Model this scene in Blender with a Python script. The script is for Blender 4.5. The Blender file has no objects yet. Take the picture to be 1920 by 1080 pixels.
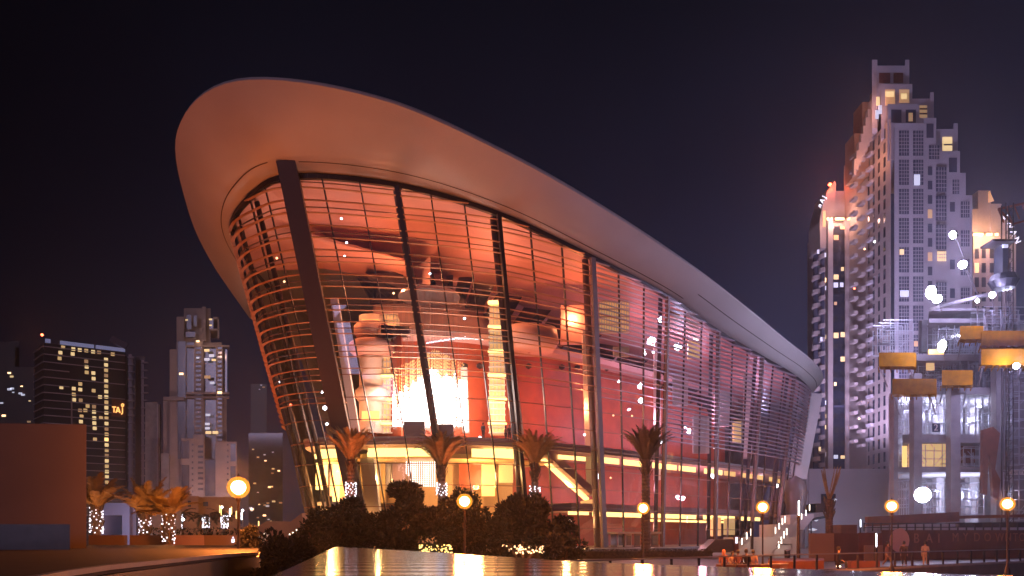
import bpy, math, random
from mathutils import Vector
R = random.Random(7)
S = bpy.context.scene
# ------------------------------------------------------------------ camera, sky, exposure
CZ, FPX, HV = 2.25, 1500.0, 1004.0
cam = bpy.data.cameras.new('camera'); co = bpy.data.objects.new('camera', cam); S.collection.objects.link(co)
co.location = (0, 0, CZ); co.rotation_euler = (math.radians(90), 0, 0)
cam.sensor_width = 36; cam.lens = 36*FPX/1920; cam.shift_y = (HV-540)/1920
cam.clip_start = .05; cam.clip_end = 4000
S.camera = co
W = bpy.data.worlds.new('World'); S.world = W; W.use_nodes = True
nt = W.node_tree; nt.nodes.clear()
def wn(t, **k):
    n = nt.nodes.new(t)
    for a, b in k.items(): setattr(n, a, b)
    return n
tc = wn('ShaderNodeTexCoord'); sx = wn('ShaderNodeSeparateXYZ'); nt.links.new(tc.outputs['Generated'], sx.inputs[0])
# night sky: darker towards the zenith, city glow low down and stronger over the lit building site
rz = wn('ShaderNodeValToRGB'); e = rz.color_ramp.elements
e[0].position = 0.0; e[0].color = (.022, .024, .064, 1)
e[1].position = .62; e[1].color = (.0016, .0019, .0036, 1)
m = e.new(.22); m.color = (.0145, .0155, .040, 1)
m = e.new(.40); m.color = (.0062, .0068, .0175, 1)
nt.links.new(sx.outputs['Z'], rz.inputs[0])
rx = wn('ShaderNodeMapRange'); rx.inputs['From Min'].default_value = -.55; rx.inputs['From Max'].default_value = .30
rx.inputs['To Min'].default_value = .12; rx.inputs['To Max'].default_value = 1.15
nt.links.new(sx.outputs['X'], rx.inputs['Value'])
nz = wn('ShaderNodeTexNoise'); nz.inputs['Scale'].default_value = 2.2; nz.inputs['Detail'].default_value = 4
nt.links.new(tc.outputs['Generated'], nz.inputs['Vector'])
rn = wn('ShaderNodeMapRange'); rn.inputs['From Min'].default_value = .3; rn.inputs['From Max'].default_value = .7
rn.inputs['To Min'].default_value = .68; rn.inputs['To Max'].default_value = 1.28
nt.links.new(nz.outputs['Fac'], rn.inputs['Value'])
mm = wn('ShaderNodeMath', operation='MULTIPLY'); nt.links.new(rx.outputs[0], mm.inputs[0]); nt.links.new(rn.outputs[0], mm.inputs[1])
bg = wn('ShaderNodeBackground'); out = wn('ShaderNodeOutputWorld')
nt.links.new(rz.outputs[0], bg.inputs[0]); nt.links.new(mm.outputs[0], bg.inputs[1]); nt.links.new(bg.outputs[0], out.inputs[0])
S.view_settings.view_transform = 'Standard'; S.view_settings.look = 'None'
S.view_settings.exposure = .2; S.view_settings.gamma = 1
S.render.engine = 'CYCLES'
cy = S.cycles
cy.use_denoising = True; cy.max_bounces = 6; cy.diffuse_bounces = 2; cy.glossy_bounces = 3; cy.transparent_max_bounces = 12
cy.transmission_bounces = 2; cy.volume_bounces = 0; cy.sample_clamp_indirect = 4; cy.sample_clamp_direct = 0
cy.caustics_reflective = False; cy.caustics_refractive = False; cy.use_light_tree = True
# faint violet city glow arriving low from behind the viewer
sl_ = bpy.data.lights.new('city_glow', 'SUN'); sl_.energy = .22; sl_.angle = math.radians(12); sl_.color = (.78, .62, 1)
so = bpy.data.objects.new('city_glow', sl_); S.collection.objects.link(so); so.rotation_euler = Vector((.28, 1, -.20)).to_track_quat('-Z', 'Y').to_euler()
# ------------------------------------------------------------------ helpers
def P(u, v, d): return Vector(((u-960)/FPX*d, d, CZ+(HV-v)*d/FPX))
def lamp(name, loc, col, power, rad=.3, kind='POINT', target=None, spot=None, parent=None):
    l = bpy.data.lights.new(name, kind); l.color = col; l.energy = power
    if kind in ('POINT', 'SPOT'): l.shadow_soft_size = rad
    if kind == 'SPOT': l.spot_size = math.radians(spot or 90); l.spot_blend = .6
    if kind == 'AREA': l.size = rad
    o = bpy.data.objects.new(name, l); S.collection.objects.link(o); o.location = loc
    if target is not None: o.rotation_euler = (Vector(target)-Vector(loc)).to_track_quat('-Z', 'Y').to_euler()
    if parent:
        o.parent = parent; o.location = Vector(loc)-Vector(parent.location)
    return o
def mat(name, col, rough=.6, metal=0, emit=None, es=0, var=0, scale=3, spec=.5, bump=0, col2=None):
    m = bpy.data.materials.new(name); m.use_nodes = True
    n = m.node_tree.nodes; L = m.node_tree.links; b = n['Principled BSDF']
    b.inputs['Base Color'].default_value = (*col, 1); b.inputs['Roughness'].default_value = rough
    b.inputs['Metallic'].default_value = metal; b.inputs['Specular IOR Level'].default_value = spec
    if emit: b.inputs['Emission Color'].default_value = (*emit, 1); b.inputs['Emission Strength'].default_value = es
    if var or col2 or bump:
        t = n.new('ShaderNodeTexCoord'); z = n.new('ShaderNodeTexNoise'); z.inputs['Scale'].default_value = scale
        z.inputs['Detail'].default_value = 5; L.new(t.outputs['Object'], z.inputs['Vector'])
        if var or col2:
            r = n.new('ShaderNodeValToRGB'); L.new(z.outputs['Fac'], r.inputs[0])
            c2 = col2 or tuple(c*(1-var) for c in col)
            r.color_ramp.elements[0].position = .33; r.color_ramp.elements[1].position = .67
            r.color_ramp.elements[0].color = (*c2, 1); r.color_ramp.elements[1].color = (*col, 1)
            L.new(r.outputs[0], b.inputs['Base Color'])
        if bump:
            bp = n.new('ShaderNodeBump'); bp.inputs['Strength'].default_value = bump
            L.new(z.outputs['Fac'], bp.inputs['Height']); L.new(bp.outputs[0], b.inputs['Normal'])
    return m
def glassmat(name, tint, refl=1.0, ior=1.5, rough=.0, base=.04):
    m = bpy.data.materials.new(name); m.use_nodes = True
    n = m.node_tree.nodes; L = m.node_tree.links; n.clear()
    o = n.new('ShaderNodeOutputMaterial'); mx = n.new('ShaderNodeMixShader'); tr = n.new('ShaderNodeBsdfTransparent'); gl = n.new('ShaderNodeBsdfGlossy')
    lw = n.new('ShaderNodeLayerWeight'); lw.inputs['Blend'].default_value = .28
    mr = n.new('ShaderNodeMapRange'); mr.inputs['To Min'].default_value = base; mr.inputs['To Max'].default_value = refl
    L.new(lw.outputs['Fresnel'], mr.inputs['Value'])
    tr.inputs[0].default_value = (*tint, 1); gl.inputs['Roughness'].default_value = rough
    gl.inputs[0].default_value = (.95, .95, 1, 1)
    L.new(mr.outputs[0], mx.inputs[0]); L.new(tr.outputs[0], mx.inputs[1]); L.new(gl.outputs[0], mx.inputs[2]); L.new(mx.outputs[0], o.inputs[0])
    return m
def tag(o, label=None, cat=None, group=None, kind=None):
    if label: o['label'] = label
    if cat: o['category'] = cat
    if group: o['group'] = group
    if kind: o['kind'] = kind
    return o
def empty(name, loc, label, cat, group=None):
    o = bpy.data.objects.new(name, None); S.collection.objects.link(o); o.location = loc; o.empty_display_size = .3
    return tag(o, label, cat, group)
class MB:
    def __init__(s): s.v = []; s.f = []
    def poly(s, pts):
        n = len(s.v); s.v += [tuple(p) for p in pts]; s.f.append(tuple(range(n, n+len(pts)))); return s
    def box(s, x0, x1, y0, y1, z0, z1):
        n = len(s.v)
        s.v += [(x0,y0,z0),(x1,y0,z0),(x1,y1,z0),(x0,y1,z0),(x0,y0,z1),(x1,y0,z1),(x1,y1,z1),(x0,y1,z1)]
        s.f += [tuple(n+i for i in q) for q in ((3,2,1,0),(4,5,6,7),(0,1,5,4),(1,2,6,5),(2,3,7,6),(3,0,4,7))]; return s
    def sbox(s, x0, x1, y0, y1, z0, z1, k):
        """box whose depth runs along the plan direction (k, 1)"""
        e = k*(y1-y0); n = len(s.v)
        s.v += [(x0,y0,z0),(x1,y0,z0),(x1+e,y1,z0),(x0+e,y1,z0),(x0,y0,z1),(x1,y0,z1),(x1+e,y1,z1),(x0+e,y1,z1)]
        s.f += [tuple(n+i for i in q) for q in ((3,2,1,0),(4,5,6,7),(0,1,5,4),(1,2,6,5),(2,3,7,6),(3,0,4,7))]; return s
    def beam(s, a, b, w, h, side=None):
        a = Vector(a); b = Vector(b); d = (b-a)
        if d.length < 1e-6: return s
        d.normalize()
        sd = Vector(side) if side is not None else (Vector((0,0,1)).cross(d) if abs(d.z) < .95 else Vector((1,0,0)))
        sd = (sd - d*sd.dot(d))
        if sd.length < 1e-6: sd = Vector((1,0,0))
        sd.normalize(); up = d.cross(sd)
        n = len(s.v)
        for c in (a, b):
            for i, j in ((-1,-1),(1,-1),(1,1),(-1,1)): s.v.append(tuple(c+sd*(i*w/2)+up*(j*h/2)))
        s.f += [tuple(n+i for i in q) for q in ((0,1,2,3),(7,6,5,4),(4,5,1,0),(5,6,2,1),(6,7,3,2),(7,4,0,3))]; return s
    def tube(s, pts, rad, k=8, cap=True):
        pts = [Vector(p) for p in pts]; rad = rad if isinstance(rad, (list, tuple)) else [rad]*len(pts)
        n0 = len(s.v)
        for i, p in enumerate(pts):
            d = (pts[min(i+1, len(pts)-1)]-pts[max(i-1, 0)]); d = d.normalized() if d.length > 1e-9 else Vector((0,0,1))
            a = d.cross(Vector((0,1,0)) if abs(d.y) < .9 else Vector((1,0,0))).normalized(); b = d.cross(a)
            for j in range(k):
                t = 2*math.pi*j/k; s.v.append(tuple(p+a*(math.cos(t)*rad[i])+b*(math.sin(t)*rad[i])))
        for i in range(len(pts)-1):
            for j in range(k):
                q = (n0+i*k+j, n0+i*k+(j+1) % k, n0+(i+1)*k+(j+1) % k, n0+(i+1)*k+j); s.f.append(q[::-1])
        if cap:
            s.f.append(tuple(n0+j for j in range(k))); s.f.append(tuple(n0+(len(pts)-1)*k+j for j in reversed(range(k))))
        return s
    def lathe(s, c, prof, k=16):
        c = Vector(c); n0 = len(s.v)
        for r, z in prof:
            for j in range(k):
                t = 2*math.pi*j/k; s.v.append((c.x+r*math.cos(t), c.y+r*math.sin(t), c.z+z))
        for i in range(len(prof)-1):
            for j in range(k):
                s.f.append((n0+i*k+j, n0+i*k+(j+1) % k, n0+(i+1)*k+(j+1) % k, n0+(i+1)*k+j))
        return s
    def grid(s, rows):
        n0 = len(s.v); m = len(rows[0])
        for r in rows: s.v += [tuple(p) for p in r]
        for i in range(len(rows)-1):
            for j in range(m-1): s.f.append((n0+i*m+j, n0+i*m+j+1, n0+(i+1)*m+j+1, n0+(i+1)*m+j))
        return s
    def ext(s, ring, z0, z1):
        """vertical prism over a plan polygon"""
        n0 = len(s.v); k = len(ring)
        s.v += [(x, y, z0) for x, y in ring]+[(x, y, z1) for x, y in ring]
        s.f += [(n0+i, n0+(i+1) % k, n0+k+(i+1) % k, n0+k+i) for i in range(k)]
        s.f += [tuple(n0+k+i for i in range(k)), tuple(n0+i for i in reversed(range(k)))]; return s
    def build(s, name, m, parent=None, smooth=False):
        me = bpy.data.meshes.new(name)
        off = Vector(parent_world(parent)) if parent else Vector((0,0,0))
        me.from_pydata([tuple(Vector(v)-off) for v in s.v] if parent else s.v, [], s.f); me.materials.append(m)
        if smooth:
            for p in me.polygons: p.use_smooth = True
        me.update()
        o = bpy.data.objects.new(name, me); S.collection.objects.link(o)
        if parent: o.parent = parent
        return o
def parent_world(p):
    v = Vector((0,0,0))
    while p: v += Vector(p.location); p = p.parent
    return v
def kids(o): return [c for c in bpy.data.objects if c.parent == o]
def copy_tree(o, parent=None):
    c = o.copy(); S.collection.objects.link(c); c.parent = parent
    for ch in kids(o): copy_tree(ch, c)
    return c
class Wall:
    """vertical facade plane from plan point A to plan point B; outward normal faces the camera side"""
    def __init__(s, A, B):
        s.A = Vector((*A, 0)); s.B = Vector((*B, 0)); s.L = (s.B-s.A).length; s.d = (s.B-s.A)/s.L
        s.n = Vector((s.d.y, -s.d.x, 0))
        if s.n.dot(-s.A) < 0: s.n = -s.n
    def su(s, u):
        k = (u-960)/FPX   # x = k*y
        den = s.d.x-k*s.d.y
        return (k*s.A.y-s.A.x)/den
    def z(s, u, v):
        p = s.A+s.d*s.su(u); return CZ+(HV-v)*p.y/FPX
    def pt(s, a, z, off=0): p = s.A+s.d*a+s.n*off; return Vector((p.x, p.y, z))
    def rect(s, mb, a0, a1, z0, z1, off=0, th=.1):
        n = len(mb.v)
        for o in (off, off+th):
            mb.v += [tuple(s.pt(a, z, o)) for a, z in ((a0, z0), (a1, z0), (a1, z1), (a0, z1))]
        mb.f += [tuple(n+i for i in q) for q in ((0,1,2,3),(7,6,5,4),(4,5,1,0),(5,6,2,1),(6,7,3,2),(7,4,0,3))]
    def prect(s, mb, u0, u1, v0, v1, off=0, th=.1):
        a0, a1 = s.su(u0), s.su(u1); um = (u0+u1)/2
        s.rect(mb, min(a0, a1), max(a0, a1), s.z(um, v1), s.z(um, v0), off, th)
def text(body, name, m, loc, size, rot, parent=None, ext=.03, align='CENTER', **tg):
    c = bpy.data.curves.new(name, 'FONT'); c.body = body; c.size = size; c.extrude = ext; c.align_x = align; c.align_y = 'CENTER'
    o = bpy.data.objects.new(name, c); S.collection.objects.link(o); c.materials.append(m)
    o.location = Vector(loc)-(parent_world(parent) if parent else Vector((0,0,0))); o.rotation_euler = rot
    bpy.context.view_layer.update()
    me = bpy.data.meshes.new_from_object(o.evaluated_get(bpy.context.evaluated_depsgraph_get())); q = bpy.data.objects.new(name, me); S.collection.objects.link(q)
    q.location = o.location; q.rotation_euler = o.rotation_euler; bpy.data.objects.remove(o)
    if parent: q.parent = parent
    return q
def crom(pts, t):
    n = len(pts); i = max(0, min(n-2, int(math.floor(t)))); f = t-i
    p0 = pts[max(i-1, 0)]; p1 = pts[i]; p2 = pts[i+1]; p3 = pts[min(i+2, n-1)]
    return tuple(.5*((2*b)+(-a+c)*f+(2*a-5*b+4*c-d)*f*f+(-a+3*b-3*c+d)*f**3) for a, b, c, d in zip(p0, p1, p2, p3))
# ------------------------------------------------------------------ materials
M = {}
M['paving'] = mat('paving', (.20, .17, .15), .45, var=.35, scale=.6, bump=.1)
M['podium'] = mat('podium_stone', (.32, .28, .25), .4, var=.25, scale=.8)
M['asphalt'] = mat('asphalt', (.05, .05, .055), .7, var=.3, scale=2)
M['kerb'] = mat('kerb_stone', (.42, .36, .32), .5, var=.2, scale=2)
M['fincol'] = mat('fin_paint', (.085, .05, .042), .5, .2)
M['white'] = mat('white_cladding', (.60, .55, .54), .42, var=.07, scale=.25)
M['joint'] = mat('panel_joint', (.10, .07, .06), .7)
M['dsteel'] = mat('dark_steel', (.05, .035, .035), .4, .5)
M['steel'] = mat('steel', (.33, .30, .31), .32, .8)
M['louvre'] = mat('louvre_aluminium', (.46, .43, .50), .42, .25, var=.2, scale=.7); M['louvreb'] = mat('orange_lit_blade', (.50, .22, .10), .5, .2, var=.2, scale=.7)  # left blades get the orange light on them as base colour
M['colm'] = mat('column_paint', (.20, .13, .12), .45, .2)
M['drum'] = mat('red_veneer', (.55, .10, .035), .45, var=.3, scale=.5)
M['pinkw'] = mat('inner_plaster', (.72, .42, .38), .6, var=.15, scale=.3)
M['letter'] = mat('faded_letter', (.34, .15, .09), .8)
M['ceil'] = mat('inner_ceiling', (.78, .36, .30), .55, var=.2, scale=.25)
M['inwhite'] = mat('inner_white', (.75, .68, .64), .5)
M['lobby'] = mat('lobby_plaster', (.75, .47, .22), .5)
M['floor'] = mat('inner_floor', (.42, .30, .22), .35)
M['concrete'] = mat('concrete', (.34, .32, .33), .8, var=.3, scale=.5)
M['beige'] = mat('beige_render', (.42, .35, .33), .8, var=.12, scale=.3)
M['lilac'] = mat('pale_render', (.50, .46, .50), .8, var=.12, scale=.15)
M['dglass'] = mat('dark_window', (.025, .03, .05), .15, spec=.8)
M['bglass'] = mat('blue_window', (.08, .085, .13), .2, spec=.6)
M['black'] = mat('black_cladding', (.012, .012, .016), .35)
M['yform'] = mat('yellow_formwork', (.42, .17, .001), .9, var=.35, scale=1.2, spec=.05)
M['rust'] = mat('rusty_brown', (.22, .07, .035), .8, var=.3, scale=1)
M['scaf'] = mat('scaffold_tube', (.55, .56, .62), .35, .6)
M['orangewall'] = mat('ochre_render', (.38, .22, .14), .75, var=.15, scale=.4)
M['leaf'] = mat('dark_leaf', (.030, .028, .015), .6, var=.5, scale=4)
M['hedge'] = mat('hedge_leaf', (.10, .07, .03), .7, var=.5, scale=5)
M['frond'] = mat('palm_frond', (.42, .27, .10), .55, var=.35, scale=3)
M['frondd'] = mat('dry_frond', (.11, .07, .035), .6, var=.4, scale=3)
M['bark'] = mat('palm_bark', (.22, .13, .08), .85, var=.5, scale=6, bump=.4)
M['granite'] = mat('wet_granite', (.42, .19, .14), .13, var=.3, scale=2, spec=.8)
g_ = M['granite'].node_tree; wv = g_.nodes.new('ShaderNodeTexWave'); wv.bands_direction = 'Y'; wv.inputs['Scale'].default_value = .8; wv.inputs['Distortion'].default_value = 3; wv.inputs['Detail'].default_value = 2
tcg = g_.nodes.new('ShaderNodeTexCoord'); g_.links.new(tcg.outputs['Object'], wv.inputs['Vector']); bpg = g_.nodes.new('ShaderNodeBump'); bpg.inputs['Strength'].default_value = .07; bpg.inputs['Distance'].default_value = .02
g_.links.new(wv.outputs['Fac'], bpg.inputs['Height']); g_.links.new(bpg.outputs[0], g_.nodes['Principled BSDF'].inputs['Normal'])
M['dgranite'] = mat('dark_granite', (.055, .055, .065), .35, var=.3, scale=3)
M['hoard'] = mat('hoarding_board', (.17, .07, .042), .75, var=.35, scale=.5)
M['bas'] = mat('basin_stone', (.035, .033, .042), .7, var=.35, scale=2, spec=.2, bump=.2)
M['water'] = mat('dark_water', (.004, .005, .008), .12, bump=.15, scale=1.2)
M['skin'] = mat('skin', (.45, .26, .18), .6); M['hair'] = mat('hair', (.02, .015, .012), .6)
def E(name, c, s): M[name] = mat(name, tuple(min(1, x) for x in c), .5, emit=c, es=s)
E('e_yellow', (1, .70, .22), 2.6); E('e_yel2', (1, .62, .20), .95); E('e_yel3', (1, .66, .28), .45)
E('e_white', (.85, .9, 1), 9); E('e_wstring', (.9, .88, 1), 2.2); E('e_chand', (1, .93, .88), 5.5)
E('e_sodium', (1, .72, .34), 16)
M['blockm'] = mat('brown_render', (.175, .125, .105), .8, var=.18, scale=.35, bump=.15)
M['transom'] = mat('transom_paint', (.30, .14, .09), .45, .3)
gs_ = bpy.data.materials.new('amber_halo'); gs_.use_nodes = True; n_ = gs_.node_tree.nodes; n_.clear(); L_ = gs_.node_tree.links  # orange lamp halo imitated by a faintly glowing see-through shell
o_ = n_.new('ShaderNodeOutputMaterial'); ad_ = n_.new('ShaderNodeAddShader'); t_ = n_.new('ShaderNodeBsdfTransparent'); e_ = n_.new('ShaderNodeEmission'); t_.inputs[0].default_value = (.8, .7, .5, 1)
e_.inputs[0].default_value = (1, .36, .04, 1); e_.inputs[1].default_value = .55; L_.new(t_.outputs[0], ad_.inputs[0]); L_.new(e_.outputs[0], ad_.inputs[1]); L_.new(ad_.outputs[0], o_.inputs[0]); M['shell'] = gs_; E('e_win', (1, .72, .34), .75); E('e_winw', (.80, .82, 1), .55); E('e_wdim', (1, .62, .3), .22)
E('e_flood', (.80, .85, 1), 60); E('e_red', (1, .12, .05), 9); E('e_sign', (1, .50, .14), 1.5); E('e_signw', (.75, .8, 1), 1.6)
E('e_blue', (.30, .32, .55), .35); E('e_uplight', (1, .75, .45), 5); E('e_head', (1, .85, .55), 5); E('e_warmspot', (1, .6, .3), 3)
E('e_pavlamp', (1, .9, .75), 4)
M['glass'] = glassmat('facade_glass', (.86, .84, .86), 1.0, base=.09)
M['pglass'] = glassmat('clear_glass', (.9, .9, .92), .9, base=.05)
# ------------------------------------------------------------------ ground, water, sky
def spoly(name, pts, z, m, kind='structure', lab=None, sub=0):
    o = MB().poly([(x, y, z) for x, y in pts]).build(name, m); o['kind'] = kind
    return o
rail_pts = [(-34, 31), (-20, 27), (-7, 30), (3.4, 36), (14.6, 45.6), (27.5, 55), (42, 66), (62, 80), (90, 98)]
g = MB().ext([(x, y) for x, y in rail_pts]+[(700, 300), (700, 900), (-700, 900), (-700, 60), (-90, 34)], -3, 0).build('promenade', M['paving']); g['kind'] = 'structure'
w = MB().poly([(-700, -100, -1.1), (700, -100, -1.1), (700, 600, -1.1), (-700, 600, -1.1)]).build('water', M['water']); w['kind'] = 'structure'
kb = MB()
for a, b in zip(rail_pts, rail_pts[1:]): kb.beam((a[0], a[1]+.1, .07), (b[0], b[1]+.1, .07), .5, .14)
k = kb.build('kerb', M['kerb']); k['kind'] = 'structure'
# ------------------------------------------------------------------ OPERA HOUSE
NS = [(-26.5,112),(-26.8,102),(-26,94.5),(-22.9,91.2),(-18.4,90.3),(-8.4,89.7),(.93,92.6),(10.9,100),(20.5,109.1),(30.1,118.9),(38.5,127.6),(45.9,136.4),(52,146.5),(55.5,158)]
NT = [(-33,113,36),(-33.6,102,37),(-32.4,92.7,38.1),(-28.6,87.3,39.3),(-23.25,84,40.1),(-12.5,86.2,40.2),(-1.7,89.8,38.6),(9.6,98,36.6),(20.8,108,34.8),(30.2,118,32.6),(39.5,127,30.8),(47.6,135.5,29.5),(54,146,28.9),(57.5,158,28.6)]
NO = [(-40,122,35.3),(-40.3,107,38.9),(-38.6,95,41.3),(-34.3,82,43.7),(-26,75.2,44.9),(-13,76.3,43.9),(-.5,83,41.7),(11.5,94,40.1),(23.5,105,37.5),(34,116,35.1),(43.5,127,33.1),(51.3,136,31.5),(56.8,146,30.8),(59.5,160,30.2)]
FT = [(55,170,28.6),(46,180,29.5),(27,178,30.5),(6,168,32),(-13,153,34),(-27,133,35.3)]
FO = [(58,174,30.2),(48,186,30.5),(27,184,31.5),(3,174,33),(-17,158,34.3),(-33,139,35)]
NSV = [(a, b) for a, b in NS]
ZS, ZB, ZG = 12.8, 5.0, .7
def fT(t): return Vector(crom(NT, t))
def fO(t): return Vector(crom(NO, t))
def fS(t): x, y = crom(NSV, t); return Vector((x, y, ZS))
def F(t, z, off=0):
    s = fS(t); T = fT(t); q = (z-ZS)/(T.z-ZS)
    if q < 0: q *= .8
    p = s+(T-s)*q; p.z = z
    if off: p = p+Nrm(t)*off
    return p
def Nrm(t):
    a = fS(max(t-.15, 0)); b = fS(min(t+.15, 13)); d = (b-a).normalized(); return Vector((d.y, -d.x, 0))   # outward
opera = empty('opera_house', (0, 100, 0), 'glass-walled opera house under a huge curved overhanging pale roof, glowing red and orange inside', 'opera house')
# roof: soffit, fascia, crown
st = .125; ts = [i*st for i in range(int(13/st)+1)]
Tn = [fT(t) for t in ts]; On = [fO(t) for t in ts]
fars = [crom([NT[-1]]+FT+[NT[0]], i*.25) for i in range(1, 28)]; faro = [crom([NO[-1]]+FO+[NO[0]], i*.25) for i in range(1, 28)]
Tn += [Vector(p) for p in fars]; On += [Vector(p) for p in faro]
def sof(T, O, q):
    p = T+(O-T)*q; p.z = T.z+.05+(O.z-T.z)*(q**1.55); return p
rows = [[sof(T, O, i/12) for T, O in zip(Tn, On)] for i in range(13)]
C = Vector((10, 128, 0))
def inset(O, f, dz): p = O+(Vector((C.x, C.y, O.z))-O)*f; p.z = O.z+dz; return p
rows += [[inset(O, .002, .35) for O in On], [inset(O, .012, .62) for O in On], [inset(O, .10, 1.6) for O in On], [inset(O, .35, 3.0) for O in On], [inset(O, .7, 3.6) for O in On], [Vector((C.x, C.y, 42)) for O in On]]
rows = [r+[r[0]] for r in rows]
MB().grid(rows[:13]).build('soffit', M['white'], opera, smooth=True); MB().grid(rows[12:14]).build('roof_edge', M['white'], opera, smooth=True); MB().grid(rows[13:]).build('roof', M['white'], opera, smooth=True)
def seam(q, t0, t1, w):
    mb = MB(); n = int((t1-t0)/.1); A = []; B = []
    for i in range(n+1):
        t = t0+(t1-t0)*i/n; T, O = fT(t), fO(t); a = sof(T, O, q); b = sof(T, O, q+w/(O-T).length); dn = Vector((0,0,-.02))+(O-T).normalized()*.0
        A.append(a+dn); B.append(b+dn)
    mb.grid([A, B]); mb.build('panel_joint', M['joint'], opera)
seam(.23, 1.0, 3.85, .13); seam(.20, 4.2, 8.2, .13); seam(.55, 8.3, 12.2, .12)
# ring frame at head of glass
hd = MB()
for i in range(0, 130):
    t = i*.1; hd.beam(fT(t)+Vector((0,0,-.25)), fT(t+.1)+Vector((0,0,-.25)), .5, .5)
hd.build('head_frame', M['dsteel'], opera)
# glazing: flat panes, each a hair out of true
tcols = []
for i in range(13):
    k = 3 if i >= 4 else 2
    tcols += [(i+j/k, j == 0) for j in range(k)]
tcols.append((13, True))
zl = [.7+2.42*i for i in range(18)]
gm = MB()
for (ta, _), (tb, _) in zip(tcols, tcols[1:]):
    ztop = min(fT(ta).z, fT(tb).z)
    for za, zb in zip(zl, zl[1:]):
        if za > max(fT(ta).z, fT(tb).z)-.3: break
        A = F(ta, za); B = F(tb, za); Cc = F(tb, min(zb, fT(tb).z-.05)); D = F(ta, min(zb, fT(ta).z-.05))
        n = Nrm((ta+tb)/2); r = [R.uniform(-.035, .035) for _ in range(3)]
        D2 = D+n*r[0]; B2 = B+n*r[1]; C2 = B2+D2-A+(Cc-(B+D-A))
        gm.poly([A, B2, C2, D2])
gm.build('glazing', M['glass'], opera)
# mullions, transoms
for i, (t, main) in enumerate(tcols):
    mb = MB(); zt = fT(t).z-.2; zz = [.7, ZB, ZS, (ZS+zt)/2, zt]; n = Nrm(t)
    for a, b in zip(zz, zz[1:]): mb.beam(F(t, a, .06), F(t, b, .06), .11, .24, side=Nrm(t).cross(Vector((0,0,1))))
    mb.build('mullion', M['dsteel'], opera)
for z in zl:
    mb = MB(); 
    tt = [i*.1 for i in range(0, 131)]
    for a, b in zip(tt, tt[1:]):
        if z < min(fT(a).z, fT(b).z)-.4: mb.beam(F(a, z, .07), F(b, z, .07), .16, .08)
    mb.build('transom', M['transom'], opera)
# louvre blades outside the glass
z = 15.2; k = 0
while z < 39.5:
    k += 1
    mb = MB(); runs = []
    def flush():
        global mb
        if mb.v: mb.build('louvre', M['louvreb' if runs[0] < 5.5 else 'louvre'], opera)
        mb = MB(); runs.clear()
    last = -9
    for i in range(130):
        a, b = i*.1, i*.1+.1
        m_ = (a+b)/2; zt = min(fT(a).z, fT(b).z)
        if z > zt-.35: continue
        if 4.1 < m_ < 7:
            if z < 20.5 or k % 2: continue
        elif 7 <= m_ < 8:
            if z < 19 or (z < 27 and k % 2): continue
        elif 2 <= m_ <= 4.1:
            if z < 17 or k % 2: continue
        dpt = .55 if m_ > 8 else (.36 if m_ < 4.1 else .32)
        if i != last+1 or abs(m_-7.05) < .01 or abs(m_-4.05) < .01: flush()
        last = i; runs.append(m_); mb.beam(F(a, z, .2+dpt/2), F(b, z, .2+dpt/2), dpt, .055)
    flush()
    z += .605*1.0 if True else 0
    if z > 39.5: break
# main columns
for i in range(2, 13):
    mb = MB(); t = float(i)
    if i == 4:
        mb.beam(F(t, .7, .9), F(t, fT(t).z-.1, 1.1)+Vector((0,0,.9)), 1.9, 2.2, side=Nrm(t).cross(Vector((0,0,1)))+Nrm(t)*.25)
        mb.build('column', M['fincol'], opera)
    else:
        off = -.9; r = .42 if i in (5, 6, 7) else .3
        if i < 4: r = .3
        mb.tube([F(t, .7, off), F(t, ZS, off), F(t, fT(t).z-.3, off)], r, 12)
        mb.build('column', M['dsteel'] if i != 7 else M['colm'], opera, smooth=True)
        if 5 <= i:
            f = MB()
            f.beam(F(t, .7, .34), F(t, fT(t).z-.4, .34), (.45 if i < 7 else .75) if i < 8 else .42, .4, side=Nrm(t).cross(Vector((0,0,1))))
            f.build('column_fin', M['dsteel'] if i in (5, 6) else M['colm'], opera)
# interior ring surfaces
def ring(name, m, off0, z0, off1, z1, t0=1.2, t1=12.9, step=.2, rel=False):
    A = []; B = []
    n = int((t1-t0)/step)
    for i in range(n+1):
        t = t0+(t1-t0)*i/n; N = Nrm(t)
        def q(o, z_):
            if rel: zz = fT(t).z+z_; b = F(t, zz) if o == 0 else F(t, zz); return Vector((b.x, b.y, zz))-N*o
            p = fS(t)-N*o if o > 3 else F(t, z_, -o); return Vector((p.x, p.y, z_))
        A.append(q(off0, z0)); B.append(q(off1, z1))
    return MB().grid([A, B]).build(name, m, opera, smooth=True)
def slab(name, m, o0, o1, z0, z1, t0=1.2, t1=12.9):
    mb = MB(); n = int((t1-t0)/.2); r = [[], [], [], [], []]
    for i in range(n+1):
        t = t0+(t1-t0)*i/n; N = Nrm(t)
        for k_, (o, z_) in enumerate(((o0, z1), (o0, z0), (o1, z0), (o1, z1), (o0, z1))):
            p = F(t, z_, -o) if o < 4 else fS(t)-N*o; r[k_].append(Vector((p.x, p.y, z_)))
    return mb.grid(r).build(name, m, opera)
slab('upper_floor', M['pinkw'], 1.5, 14, ZS-.15, ZS+.55)
slab('lower_floor', M['inwhite'], 1.5, 14, ZB+.3, ZB+1.2, 1.2, 3.9)
slab('lower_floor', M['pinkw'], 1.5, 14, ZB+.3, ZB+1.3, 6.7, 12.9)
slab('ground_floor', M['floor'], .1, 26, .5, .76)
ring('auditorium_wall', M['drum'], 13, ZS+.5, 13, 27.2)
slab('auditorium_rim', M['pinkw'], 10.5, 14, 27.2, 28.0)
ring('upper_wall', M['pinkw'], 16.5, 28, 16.5, 37)
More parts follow.
